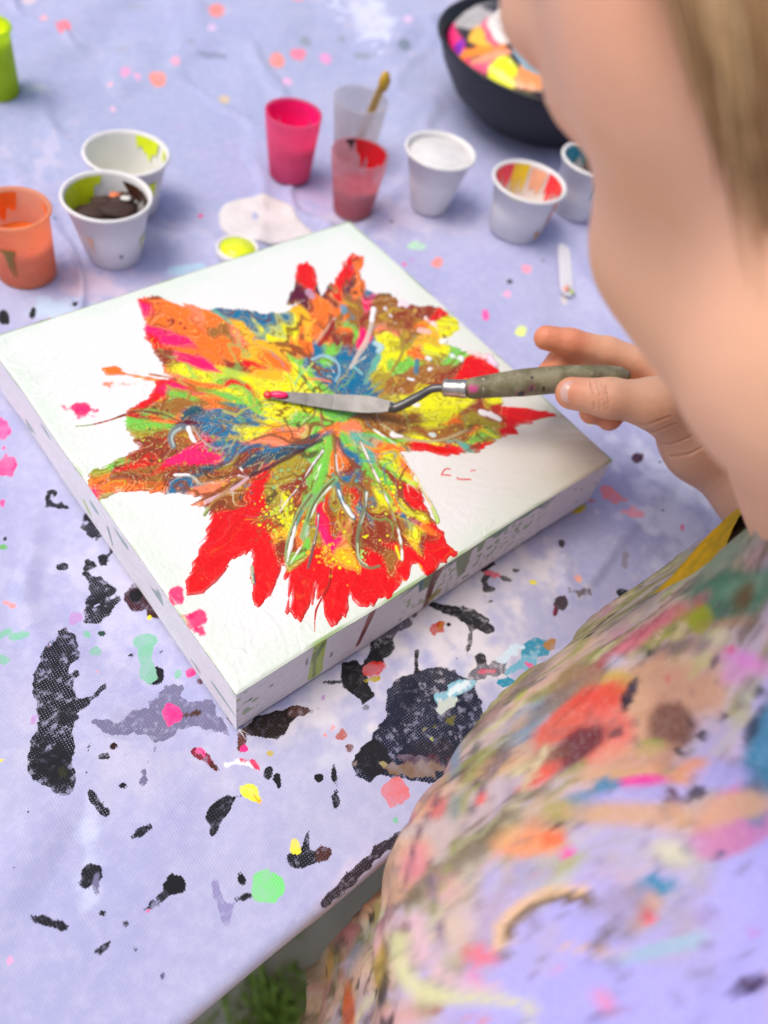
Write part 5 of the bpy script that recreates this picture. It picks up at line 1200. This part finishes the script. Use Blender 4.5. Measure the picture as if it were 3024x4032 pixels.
# --- hand and forearm (finer)
Zk = proj((fe1 + hd) / 2)[2]; Zh = proj(hd)[2]
def zk(u):
    """depth of the knife handle axis at pixel column u"""
    t = np.clip((u - 1842) / (2480 - 1842), 0, 1); return proj(fe1 + (hd - fe1) * t)[2]
def hq(u, v, off): return at_d(u, v, zk(u) + off)
T0, T1, T2, T3 = hq(2250, 1548, -.012), hq(2400, 1568, -.0150), hq(2590, 1590, -.012), hq(2700, 1700, .002)
I0, I1, I2, I3 = hq(2150, 1330, .006), hq(2245, 1348, .008), hq(2390, 1385, .012), hq(2610, 1460, .014)
M0, M1, M2, M3 = hq(2142, 1490, .014), hq(2205, 1424, .020), hq(2390, 1428, .026), hq(2620, 1530, .020)
R0, R1, R2, R3 = hq(2330, 1622, .004), hq(2385, 1560, .018), hq(2440, 1500, .028), hq(2640, 1590, .024)
Q0, Q1, Q2, Q3 = hq(2400, 1648, .006), hq(2440, 1600, .016), hq(2490, 1560, .028), hq(2650, 1650, .026)
WR = hq(2765, 1752, .012); FM = hq(3010, 1940, .012)
def hand_sd(P):
    th = cap_sd(P, T0, T1, .0085, .0100)
    th = smin(th, cap_sd(P, T1, T2, .0100, .0122), .004)
    th = smin(th, cap_sd(P, T2, T3, .0128, .0140), .008)
    pal = cap_sd(P, I3, WR, .0115, .0160)
    pal = smin(pal, cap_sd(P, M3, WR, .0115, .0160), .008)
    pal = smin(pal, cap_sd(P, R3, WR, .0110, .0160), .008)
    pal = smin(pal, cap_sd(P, Q3, WR, .0100, .0165), .008)
    d = smin(th, pal, .012)
    for (a, b, c, e) in ((I0, I1, I2, I3), (M0, M1, M2, M3), (R0, R1, R2, R3), (Q0, Q1, Q2, Q3)):
        f = cap_sd(P, a, b, .0068, .0073); f = smin(f, cap_sd(P, b, c, .0073, .0080), .003); f = smin(f, cap_sd(P, c, e, .0080, .0092), .003)
        d = smin(d, f, .004)
    d = smin(d, cap_sd(P, WR, FM, .0172, .0215), .012)
    d = smin(d, cap_sd(P, FM, ELB_R, .0235, .0290), .015)
    return d
pts = np.array([T0, T1, T2, T3, I0, I1, I2, I3, M0, M1, M2, M3, R0, R1, R2, R3, Q0, Q1, Q2, Q3, WR, FM, ELB_R])
D, lo = field(hand_sd, pts.min(0) - .034, pts.max(0) + .034, .0011)
HV, HF = surface_nets(D, lo, .0011)
def relax(V, F, n=2, k=.5):
    for _ in range(n):
        acc = np.zeros_like(V); c = np.zeros(len(V))
        for i in range(4):
            j = (i + 1) % 4
            np.add.at(acc, F[:, i], V[F[:, j]]); np.add.at(acc, F[:, j], V[F[:, i]])
            np.add.at(c, F[:, i], 1); np.add.at(c, F[:, j], 1)
        V = V * (1 - k) + acc / np.maximum(c, 1)[:, None] * k
    return V
HV = relax(HV, HF, 2); BV = relax(BV, BF, 2)
def make_person():
    root = tag(empty("person", (.165, -.235, GROUND_Z)), "person in a paint-smeared smock bending over the canvas with a palette knife", "person")
    # flush: warm knuckles and finger ends, creases on thumb and wrist
    u, v, _ = proj(HV)
    red = np.zeros(len(HV)); cre = np.zeros(len(HV))
    for p, r in ((T0, .014), (I0, .020), (I1, .016), (M0, .018), (M1, .016), (M2, .018), (R0, .016), (Q0, .016)): red = np.maximum(red, .75 * sstep(r, r * .3, np.linalg.norm(HV - p, axis=1)))
    red = np.clip(red + .25 * sstep(.0, .5, fbm(HV[:, 0] * 60, HV[:, 1] * 60, HV[:, 2] * 60, s=301)), 0, .85)
    front = np.linalg.norm(HV - T1, axis=1) < .016
    for k_, uu in enumerate((2330, 2352, 2372, 2386)):
        cre = np.maximum(cre, sstep(5, 1, np.abs(u - uu - 8 * np.sin((v - 1500) / 50.0) - (v - 1560) * .10)) * front * sstep(70, 40, np.abs(v - 1560)))
    for (ax_, ay_, bx_, by_, cx_, cy_) in ((2450,1650,2530,1675,2640,1640), (2480,1690,2560,1705,2660,1670), (2560,1740,2640,1750,2720,1720), (2640,1800,2720,1785,2800,1740)):
        cre = np.maximum(cre, sstep(6, 1, sd_line(u, v, smooth_pts([(ax_, ay_), (bx_, by_), (cx_, cy_)], 6), 1.5)) * .8 * (np.linalg.norm(HV - T3, axis=1) < .05))
    nx_ = np.zeros(len(HV)); HV2 = HV.copy()
    nb = len(BV)
    rb = np.zeros(nb); cb = np.zeros(nb)
    for s in (-1, 1):
        rb = np.maximum(rb, .30 * sstep(.035, .008, np.linalg.norm(BV - hp(.048 * s, .050, -.040), axis=1)))
    rb = np.maximum(rb, .5 * sstep(.018, .006, np.linalg.norm(BV - hp(0, .082, -.056), axis=1)))
    rb = np.maximum(rb, .35 * sstep(.014, .004, np.linalg.norm(BV - hp(-.006, .084, -.036), axis=1)))
    V = np.vstack([BV, HV2]); F = np.vstack([BF, HF + nb])
    mesh_obj("body", V, F, MAT_SKIN, root, True, {"red": np.r_[rb, red], "crease": np.r_[cb, cre]})
    # thumb nail
    tx = (T0 - T1) / np.linalg.norm(T0 - T1); tc = CC - T0; tc -= tx * (tc @ tx); tc /= np.linalg.norm(tc)
    sx = np.cross(tx, tc)
    nrm = tc * .93 - sx * .0 + np.array([0, 0, .12]); nrm -= tx * (nrm @ tx); nrm /= np.linalg.norm(nrm); sx = np.cross(tx, nrm)
    V, F = [], []
    na, nb_ = 15, 13
    for i in range(na):
        t = i / (na - 1) * 2 - 1
        for j in range(nb_):
            q = j / (nb_ - 1) * 2 - 1
            hw = math.sqrt(max(0, 1 - abs(t) ** 3.2)) * .0060 + .00005
            ang = q * hw / .0087
            V.append(T0 + tx * (t * .0062 - .0005) + nrm * (.0087 * math.cos(ang) - .0003 - .0012 * max(0, t) ** 2) + sx * .0087 * math.sin(ang))
    mesh_obj("fingernail", np.array(V), grid_faces(na, nb_), MAT_NAIL, root)
    return root
PERSON = make_person()
# ------------------------------------------------------------------ smock
SM_Z = np.array([-.60, -.22, -.10, 0, .06, .11, .15, .18, .205, .225])
SM = np.array([[.155, -.2265, .1600, .1339], [.1480, -.2323, .1900, .1650], [.1240, -.2238, .2040, .1620], [.1180, -.1890, .1690, .1000], [.1214, -.1802, .1570, .1156],
               [.1802, -.1767, .0991, .0949], [.1911, -.1673, .0986, .0773], [.1959, -.1521, .0829, .0634], [.1915, -.1342, .0642, .0638], [.1833, -.118, .060, .0536]])
# colour patches on the smock: centre px, radii px, angle, colour, edge softness px, strength
PATCH = [
 (2300,3500,900,700,0,(.50,.47,.88),300,.9), (2750,3600,500,500,0,(.50,.47,.88),200,.9),
 (2850,2190,260,60,-32,(.36,.46,.34),40,.9), (2900,2330,190,95,-15,(.11,.27,.18),30,.95), (2960,2300,90,40,-20,(.28,.50,.34),20,.7), (2930,2345,35,75,25,(.20,.10,.04),20,.8), (2820,2420,70,25,-20,(.10,.24,.17),15,.8),
 (2490,2410,150,34,-38,(.30,.27,.28),20,.6), (2755,2440,46,50,0,(.40,.44,.04),14,.95), (2680,2420,34,30,0,(.40,.38,.05),14,.8), (2880,2450,70,18,-8,(.45,.28,.16),14,.7),
 (2560,2480,160,34,-33,(.66,.16,.22),18,.9), (2420,2580,140,26,-33,(.48,.07,.11),16,.8), (2470,2545,70,18,-35,(.80,.30,.36),12,.8), (2630,2560,100,34,-14,(.15,.12,.16),20,.8), (2760,2555,50,20,-50,(.20,.16,.20),14,.7), (2620,2505,50,14,-20,(.45,.55,.05),10,.7), (2430,2620,46,50,0,(.62,.65,.82),18,.8), (2510,2600,60,20,-35,(.62,.64,.80),14,.7),
 (2560,2740,270,170,-15,(.70,.42,.27),70,.9), (2250,2690,120,60,-40,(.36,.22,.14),26,.8), (2430,2690,60,60,0,(.62,.46,.12),22,.85), (2700,2700,120,90,0,(.62,.36,.26),40,.8),
 (2300,2800,190,62,-33,(.78,.11,.08),18,.95), (2380,2900,120,90,-40,(.80,.20,.17),26,.9), (2200,2870,90,40,-40,(.72,.18,.13),20,.9), (2260,2950,135,52,-38,(.17,.045,.06),14,.95), (2130,3010,90,40,-40,(.30,.16,.10),20,.8), (2650,2860,92,88,0,(.22,.10,.08),24,.9), (2560,2945,50,30,-12,(.18,.36,.04),12,.95), (2500,3000,150,60,-10,(.72,.40,.27),30,.7),
 (2475,2740,20,60,22,(.035,.02,.05),6,.95), (2500,2690,14,26,20,(.06,.05,.07),8,.8), (2765,2895,17,24,20,(.02,.02,.035),6,.95), (2850,2825,13,15,0,(.04,.02,.05),6,.9), (2675,2960,14,14,0,(.03,.02,.04),6,.9), (2720,2845,10,12,0,(.06,.03,.05),6,.9), (2990,2725,22,22,0,(.03,.03,.06),8,.9), (2590,3035,12,14,0,(.06,.04,.08),6,.8), (2630,2670,12,16,0,(.70,.22,.20),6,.8), (2880,2560,20,17,0,(.80,.10,.22),6,.9), (2950,2610,90,40,20,(.78,.28,.70),24,.85), (2900,2660,50,40,0,(.72,.34,.62),22,.7), (2810,2610,30,12,-60,(.12,.09,.14),8,.8), (2740,2640,50,16,-50,(.55,.52,.25),12,.7),
 (3010,2990,80,240,10,(.07,.27,.44),26,.95), (2960,2870,20,60,20,(.04,.05,.10),14,.85), (2980,3100,50,30,0,(.22,.20,.30),16,.7), (2900,3170,150,55,-8,(.74,.45,.30),22,.9), (2840,3060,110,50,-5,(.50,.47,.88),20,.8),
 (2450,3060,200,34,0,(.70,.42,.24),20,.8), (2520,3075,90,20,-3,(.82,.06,.42),10,.95), (2385,3100,50,38,-15,(.10,.28,.46),12,.95), (2290,3160,66,42,0,(.14,.30,.48),16,.9), (2530,3130,190,34,-5,(.50,.47,.88),16,.8), (2640,3125,16,26,0,(.14,.06,.10),8,.85), (2665,3190,14,60,-10,(.16,.08,.12),12,.7), (2200,3190,70,46,-10,(.44,.40,.12),18,.85), (2120,3060,90,30,-35,(.85,.16,.12),14,.9), (2080,3090,60,20,-40,(.62,.14,.10),12,.8), (2500,3210,260,40,4,(.72,.44,.28),24,.85), (2190,3258,26,11,-20,(.02,.02,.03),5,.95),
 (2080,3320,150,66,-8,(.88,.36,.18),24,.9), (2170,3300,60,34,10,(.85,.20,.08),16,.85), (2000,3290,70,40,-30,(.80,.48,.24),22,.8), (2100,3240,60,30,0,(.62,.26,.14),16,.6), (2240,3360,24,20,0,(.90,.10,.45),8,.95), (2480,3330,160,60,0,(.55,.52,.76),40,.6), (2640,3360,60,34,20,(.72,.70,.52),16,.8), (2830,3365,17,16,0,(.16,.14,.26),7,.85), (2200,3480,130,30,-50,(.60,.64,.40),22,.6),
 (2590,3480,56,30,12,(.06,.30,.50),9,.95), (2545,3610,20,26,0,(.88,.14,.20),7,.9), (2790,3600,34,26,-30,(.36,.28,.56),14,.6), (2955,3880,64,34,-14,(.06,.03,.12),12,.95), (2975,3660,20,20,0,(.68,.24,.66),12,.7), (2560,3750,150,20,-14,(.40,.58,.72),16,.8), (2700,3700,60,16,-20,(.42,.58,.72),12,.7), (2250,3730,150,24,10,(.76,.52,.36),18,.8), (2400,3950,90,34,35,(.85,.32,.58),22,.8), (2620,3925,18,16,0,(.85,.28,.55),10,.7), (2200,3815,18,14,0,(.70,.40,.68),8,.6), (2350,4010,20,20,0,(.2,.15,.35),14,.6),
 (1890,3760,80,44,20,(.86,.22,.30),20,.9), (1860,3860,30,60,-35,(.84,.30,.52),16,.7), (1850,3730,24,26,0,(.50,.10,.10),12,.7), (1800,3660,80,120,20,(.80,.62,.42),40,.6), (1930,3480,60,110,20,(.50,.47,.88),30,.6), (1760,3500,90,80,10,(.80,.44,.42),40,.6), (1640,3400,60,90,15,(.78,.26,.34),26,.75), (1720,3180,40,50,20,(.70,.12,.12),14,.7), (1890,3140,20,44,15,(.85,.13,.11),10,.95), (1790,3180,26,60,15,(.16,.26,.26),16,.7), (1700,3100,80,50,-45,(.64,.36,.30),30,.6), (1500,3800,26,100,8,(.52,.36,.04),16,.8), (1370,3980,22,90,0,(.68,.14,.05),10,.9), (1510,3890,14,70,8,(.03,.03,.03),8,.8), (1300,3800,14,80,5,(.62,.34,.03),12,.7), (1560,4010,100,40,0,(.80,.44,.40),20,.6), (1900,4020,90,22,10,(.80,.30,.30),14,.7), (1700,3980,24,20,0,(.40,.10,.08),10,.8),
 (2120,2570,150,24,-42,(.40,.42,.12),16,.8), (2010,2690,140,18,-46,(.42,.46,.10),14,.75), (2240,2480,120,20,-40,(.42,.44,.20),14,.7), (2050,2740,30,10,-46,(.5,.6,.05),6,.8), (1900,2850,90,16,-50,(.22,.16,.15),10,.7), (2080,2680,120,14,-42,(.22,.17,.17),10,.7), (1960,2980,110,16,-55,(.16,.11,.12),10,.75), (1860,3040,90,14,-55,(.40,.44,.14),12,.7), (2170,2770,110,18,-40,(.26,.20,.18),12,.7), (1870,2950,30,12,-55,(.10,.12,.10),6,.8), (2040,2850,60,16,-45,(.62,.42,.28),12,.7), (1950,2790,90,12,-48,(.55,.36,.32),10,.7), (2330,2420,90,24,-35,(.46,.38,.36),18,.6),
]
CURVE = [([(1975,3700),(1990,3640),(2080,3555),(2200,3515),(2290,3515)], 46, 26, (.86,.58,.34), 18), ([(1990,3755),(2010,3650),(2100,3570),(2210,3535),(2320,3545)], 18, 22, (.20,.14,.09), 10),
         ([(1560,3700),(1600,3850),(1720,3920),(1900,3930),(2060,3960),(2090,4060)], 36, 26, (.76,.74,.42), 26), ([(1640,3620),(1680,3780),(1800,3870),(1950,3890)], 26, 20, (.82,.56,.62), 24), ([(1690,3450),(1730,3650),(1760,3740)], 9, 7, (.20,.14,.26), 10), ([(1730,3130),(1640,3300),(1600,3480)], 10, 8, (.24,.12,.16), 10), ([(1830,3130),(1790,3330),(1700,3600)], 10, 9, (.36,.36,.16), 10), ([(2010,2960),(1900,3100),(1830,3260)], 12, 10, (.20,.15,.20), 10), ([(2150,2950),(2050,3130),(1990,3260)], 14, 10, (.70,.60,.40), 14)]
def make_smock():
    nz, na = 420, 380
    zz = np.linspace(SM_Z[0], SM_Z[-1], nz)
    q = np.stack([np.interp(zz, SM_Z, SM[:, k]) for k in range(4)], 1)
    for _ in range(70): q[1:-1] = .25 * q[:-2] + .5 * q[1:-1] + .25 * q[2:]
    global SMQ
    SMQ = (zz, q)
    Ag = np.linspace(0, 2 * math.pi, na, endpoint=False)
    c, s_ = np.cos(Ag), np.sin(Ag); e = .85
    cs = np.sign(c) * np.abs(c) ** e; ss = np.sign(s_) * np.abs(s_) ** e
    Zg = np.repeat(zz[:, None], na, 1); AA = np.repeat(Ag[None], nz, 0)
    # soft folds: vertical below the table, diagonal over the chest
    fold = noise(AA * 5 / (2 * math.pi) * 3, Zg * 7, s=401) * .004 + noise(np.cos(AA) * 9 + Zg * 20, np.sin(AA) * 9, s=402) * .0025
    low = sstep(-.02, -.16, Zg)
    fold = fold * (.9 + low) + low * .007 * np.sin(AA * 11 + 14 * Zg + 2 * noise(AA * 2, Zg * 6, s=403))
    wr = np.abs(fbm(AA * 3.2 + Zg * 9, Zg * 16 - AA * 2, s=404, o=3)); fold = fold + .0055 * sstep(.16, .0, wr) * (.4 + low)
    r = 1 + fold / .11
    P = np.stack([q[:, 0:1] + q[:, 2:3] * cs * r, q[:, 1:2] + q[:, 3:4] * ss * r, Zg], -1)
    P[..., 1] = np.where(P[..., 2] < .012, np.minimum(P[..., 1], EDGE_Y - .006 - .004 * low), P[..., 1])
    # a soft roll of cloth over the lap, as the fold in front of the sitter
    u, v, Zd = proj(P)
    X, Y, Z3 = P[..., 0], P[..., 1], P[..., 2]
    n1 = fbm(X * 40, Y * 40, Z3 * 40, s=411, o=4); n2 = fbm(X * 150, Y * 150, Z3 * 150, s=412, o=3)
    n3 = fbm(X * 14, Y * 14, Z3 * 14, s=413, o=3)
    col = np.zeros(P.shape); col[:] = (.50, .475, .93)
    def lay(f, cc):
        f = np.clip(f, 0, 1)[..., None]; col[:] = col * (1 - f) + np.array(cc) * f
    # general grime: peach, olive and brown, strongest round the front
    da_ = np.abs((AA - math.radians(112) + math.pi) % (2 * math.pi) - math.pi)
    rim = sstep(math.radians(66), math.radians(22), da_ + .45 * n1)
    lowb = sstep(-.02, -.12, Z3)
    lay(rim * .85, (.60, .47, .36)); lay(sstep(.1, .5, n3 + .5 * n1) * .55, (.72, .47, .42)); lay(sstep(.25, .55, -n3 + .4 * n1) * .5, (.66, .50, .30))
    def streaks(sc, s0, lo_, hi_, amt, cc, msk):
        nn = fbm(AA * sc * .6 + 2.5 * n3 + 1.2 * n1, Z3 * 46 + s0 + 2.0 * n3, s=s0, o=4) + .25 * n2
        lay(sstep(lo_, hi_, nn) * amt * msk, cc)
    streaks(22, 441, .00, .26, .9, (.32, .33, .10), rim); streaks(30, 442, .06, .30, .85, (.18, .12, .09), rim); streaks(16, 443, .10, .40, .8, (.76, .52, .42), rim); streaks(44, 444, .20, .42, .85, (.10, .08, .09), rim)
    streaks(12, 445, .20, .45, .7, (.80, .38, .42), rim * sstep(.10, 0, Z3)); streaks(26, 446, .18, .42, .7, (.70, .66, .40), rim); lay(lowb * rim * .6, (.36, .28, .17)); streaks(50, 447, .12, .36, .8, (.14, .10, .07), lowb * rim); streaks(28, 448, .2, .42, .7, (.52, .32, .08), lowb * rim)
    pal = [(.80, .30, .34), (.76, .46, .30), (.84, .36, .20), (.42, .42, .14), (.30, .20, .14), (.70, .22, .46), (.24, .36, .52), (.74, .64, .34), (.62, .50, .66), (.20, .15, .18), (.50, .56, .30)]
    for k_ in range(150):
        cx, cy = RNG.uniform(1300, 3000), RNG.uniform(2150, 3950)
        g_ = (cx - 1300) / 1700 + (cy - 2150) / 1800
        if RNG.random() < (g_ - .55) * .9: continue
        rx = RNG.lognormal(3.9, .6); lay(sstep(16, -16, sd_ell(u, v, cx, cy, rx, rx * RNG.uniform(.2, .55), RNG.normal(-38, 25)) + 34 * n1 + 16 * n2) * RNG.uniform(.45, .85), pal[RNG.integers(0, len(pal))])
    for cx, cy, rx, ry, an, cc, soft, st in PATCH:
        if rx > 400: continue
        lay(sstep(soft, -soft, sd_ell(u, v, cx, cy, rx, ry, an) + soft * 1.6 * n1 + soft * .8 * n2) * st, cc)
    for pts_, w0, w1_, cc, soft in CURVE:
        lay(sstep(soft, -soft, sd_line(u, v, smooth_pts(pts_, 6), w0, w1_) + soft * n1) * .9, cc)
    lay(sstep(.28, .4, fbm(X * 220, Y * 220, Z3 * 220, s=421, o=2)) * .35, (.22, .16, .18))
    lay(sstep(.42, .50, fbm(X * 90 + 7, Y * 90, Z3 * 90, s=422, o=2)) * .8, (.04, .03, .05))
    i = np.arange(nz * na).reshape(nz, na); j = np.roll(i, -1, 1)
    F = np.stack([i[:-1], j[:-1], j[1:], i[1:]], -1).reshape(-1, 4)
    mesh_obj("smock", P.reshape(-1, 3), F, MAT_SMOCK, PERSON, True, {"col": (np.clip(col, .01, 1) ** 1.12 * .80).reshape(-1, 3)})["label"] = "lavender smock covered in smeared paint"
make_smock()
# yellow shirt showing past the smock at the painting arm
def make_shirt():
    nz, na = 120, 200
    zz = np.linspace(.085, .145, nz)
    q = np.stack([np.interp(zz, SMQ[0], SMQ[1][:, k]) for k in range(4)], 1)
    Ag = np.linspace(0, 2 * math.pi, na, endpoint=False)
    cs = np.sign(np.cos(Ag)) * np.abs(np.cos(Ag)) ** .85; ss = np.sign(np.sin(Ag)) * np.abs(np.sin(Ag)) ** .85
    ins = .012 - .009 * np.clip(np.cos(Ag - math.radians(80)), 0, 1)[None] ** 3
    out = sstep(.09, .13, zz)[:, None] * np.clip(np.cos(Ag - math.radians(80)), 0, 1)[None] ** 2
    P = np.stack([q[:, 0:1] + (q[:, 2:3] - ins) * cs + out * .002, q[:, 1:2] + (q[:, 3:4] - ins) * ss + out * .0105, zz[:, None] + 0 * Ag[None]], -1)
    P += (.0008 * fbm(P[..., 0] * 300, P[..., 1] * 300, P[..., 2] * 300, s=431, o=2))[..., None]
    i = np.arange(nz * na).reshape(nz, na); j = np.roll(i, -1, 1)
    F = np.stack([i[:-1], j[:-1], j[1:], i[1:]], -1).reshape(-1, 4)
    m, nt, b = new_mat("yellow_towelling", (.70, .42, .02), .9, Specular_IOR_Level=.1)
    co = coords(nt); n_ = tex_noise(nt, co, 700, 3, .7)
    c_ = mix_c(nt, map_r(nt, tex_noise(nt, co, 60, 4, .65), .35, .65), (.72, .40, .012), (.44, .29, .02))
    nt.links.new(c_, b.inputs["Base Color"]); bump(nt, b, n_, .8, .0012)
    mesh_obj("shirt", P.reshape(-1, 3), F, m, PERSON)
make_shirt()
# ------------------------------------------------------------------ hair
def make_hair():
    def cap_hair(P):
        d = ell_sd(P, hp(0, -.026, .036), HAX, (.080, .088, .090))
        q = (P - HC) @ HAX.T
        return np.maximum(d, np.maximum(q[..., 1] + .018 - 1.15 * np.clip(q[..., 2] - .015, 0, .065) + .45 * np.clip(-q[..., 2], 0, 1), -.092 - q[..., 2]))
    D, lo = field(cap_hair, HC - .15, HC + .15, .004)
    V, F = surface_nets(D, lo, .004); V = relax(V, F, 2)
    cc = np.zeros((len(V), 3)); cc[:] = (.24, .135, .06)
    F = F.tolist(); V = V.tolist(); cc = cc.tolist()
    def hit(u, v):
        t = np.full(len(u), .05); d3 = ((u - PC[0]) / FPX)[:, None] * CR[0] + ((v - PC[1]) / FPX)[:, None] * CR[1] + CR[2]
        for _ in range(60):
            dd = np.minimum(head_sd((CC + d3 * t[:, None]).astype(np.float32)), cap_hair((CC + d3 * t[:, None]).astype(np.float32)))
            t = np.minimum(t + dd * .8 / np.linalg.norm(d3, axis=1), .45)
        return t, d3
    # strands combed from the crown over the whole cap
    for i in range(900):
        ph = RNG.uniform(0, 2 * math.pi); th_ = np.linspace(.05, RNG.uniform(1.9, 2.6), 12); ph_ = ph + .25 * np.sin(th_ * 2 + RNG.normal(0, .3))
        rr_ = 1.0 + .012 * RNG.random() + .006 * np.sin(th_ * 5 + ph * 3)
        L_ = np.stack([.080 * rr_ * np.sin(th_) * np.cos(ph_), -.026 + .088 * rr_ * np.sin(th_) * np.sin(ph_), .036 + .090 * rr_ * np.cos(th_)], 1)
        ok = (L_[:, 1] < -.010 + 1.15 * np.clip(L_[:, 2] - .015, 0, .065) - .45 * np.clip(-L_[:, 2], 0, 1))
        n_ = int(np.argmin(ok)) if not ok.all() else 12
        if n_ < 4: continue
        P = HC + L_[:n_] @ HAX
        tone = RNG.random(); base = np.array((.32, .165, .065)) * (1 - tone) + np.array((.48, .27, .12)) * tone
        v_, f_ = tube(P, np.linspace(.0016, .0008, n_), 4, up=(.31, .9, .2))
        o = len(V); V += v_.tolist(); cc += [base.tolist()] * len(v_); F += [[j + o for j in f] for f in f_]
    ns, k = 520, 12
    aa = RNG.random(ns) ** .8; t_ = np.linspace(0, 1, k)
    u0 = 2510 + 720 * aa + RNG.normal(0, 45, ns); u1 = 2850 + 400 * aa + RNG.normal(0, 60, ns)
    v1 = RNG.normal(330, 230, ns) + 480 * aa
    bend = RNG.normal(0, 40, ns)
    uu = u0[:, None] + (u1 - u0)[:, None] * t_ ** .85 + bend[:, None] * np.sin(t_ * math.pi); vv = -330 + (v1 + 330)[:, None] * t_
    T, d3 = hit(uu.ravel(), vv.ravel()); T = T.reshape(ns, k); d3 = d3.reshape(ns, k, 3)
    T = np.where(T > .44, np.median(T, 1, keepdims=True), T)
    for i in range(ns):
        a = aa[i]
        off = .0012 + .007 * RNG.random() * (1 - .8 * t_)
        P = CC + d3[i] * (T[i] - off)[:, None]
        P0 = hp(-.076 - .004 * RNG.random(), .022 - .055 * a + RNG.normal(0, .004), .040 + RNG.normal(0, .010))
        Pm = (P0 + P[0]) / 2 - Rt * (.004 + .004 * RNG.random())
        P = np.vstack([smooth_pts([P0, Pm, P[0]], 4)[:-1], P])
        tone = RNG.random()
        streak = math.exp(-((a - .30) / .16) ** 2)
        base = np.array((.34, .175, .07)) * (1 - tone) + np.array((.48, .27, .12)) * tone
        base = base * (1 - .6 * streak) + np.array((.66, .44, .22)) * .6 * streak
        r = np.interp(np.linspace(0, 1, len(P)), [0, .6, 1], [.0010, .0008, .0001])
        v_, f_ = tube(P, r, 4, up=(.3, .9, .2))
        o = len(V); V += v_.tolist(); cc += [base.tolist()] * len(v_)
        F += [[j + o for j in f] for f in f_]
    mesh_obj("hair", V, F, MAT_HAIR, PERSON, True, {"col": np.array(cc)})
make_hair()
# stool under the sitter
st = tag(empty("stool", (.16, -.235, GROUND_Z)), "low wooden stool under the seated painter", "stool")
V, F = lathe([(.0001, -.262), (.13, -.262), (.138, -.255), (.138, -.243), (.13, -.236), (.0001, -.236)], 40)
mesh_obj("seat", V + np.array([.16, -.235, 0]), F, MAT_WOOD, st)
for a in range(4):
    t = math.pi / 4 + a * math.pi / 2
    V, F = tube([(.16 + .15 * math.cos(t), -.235 + .15 * math.sin(t), GROUND_Z), (.16 + .09 * math.cos(t), -.235 + .09 * math.sin(t), -.258)], .013, 10, up=(1, 0, 0))
    mesh_obj("leg", V, F, MAT_WOOD, st)
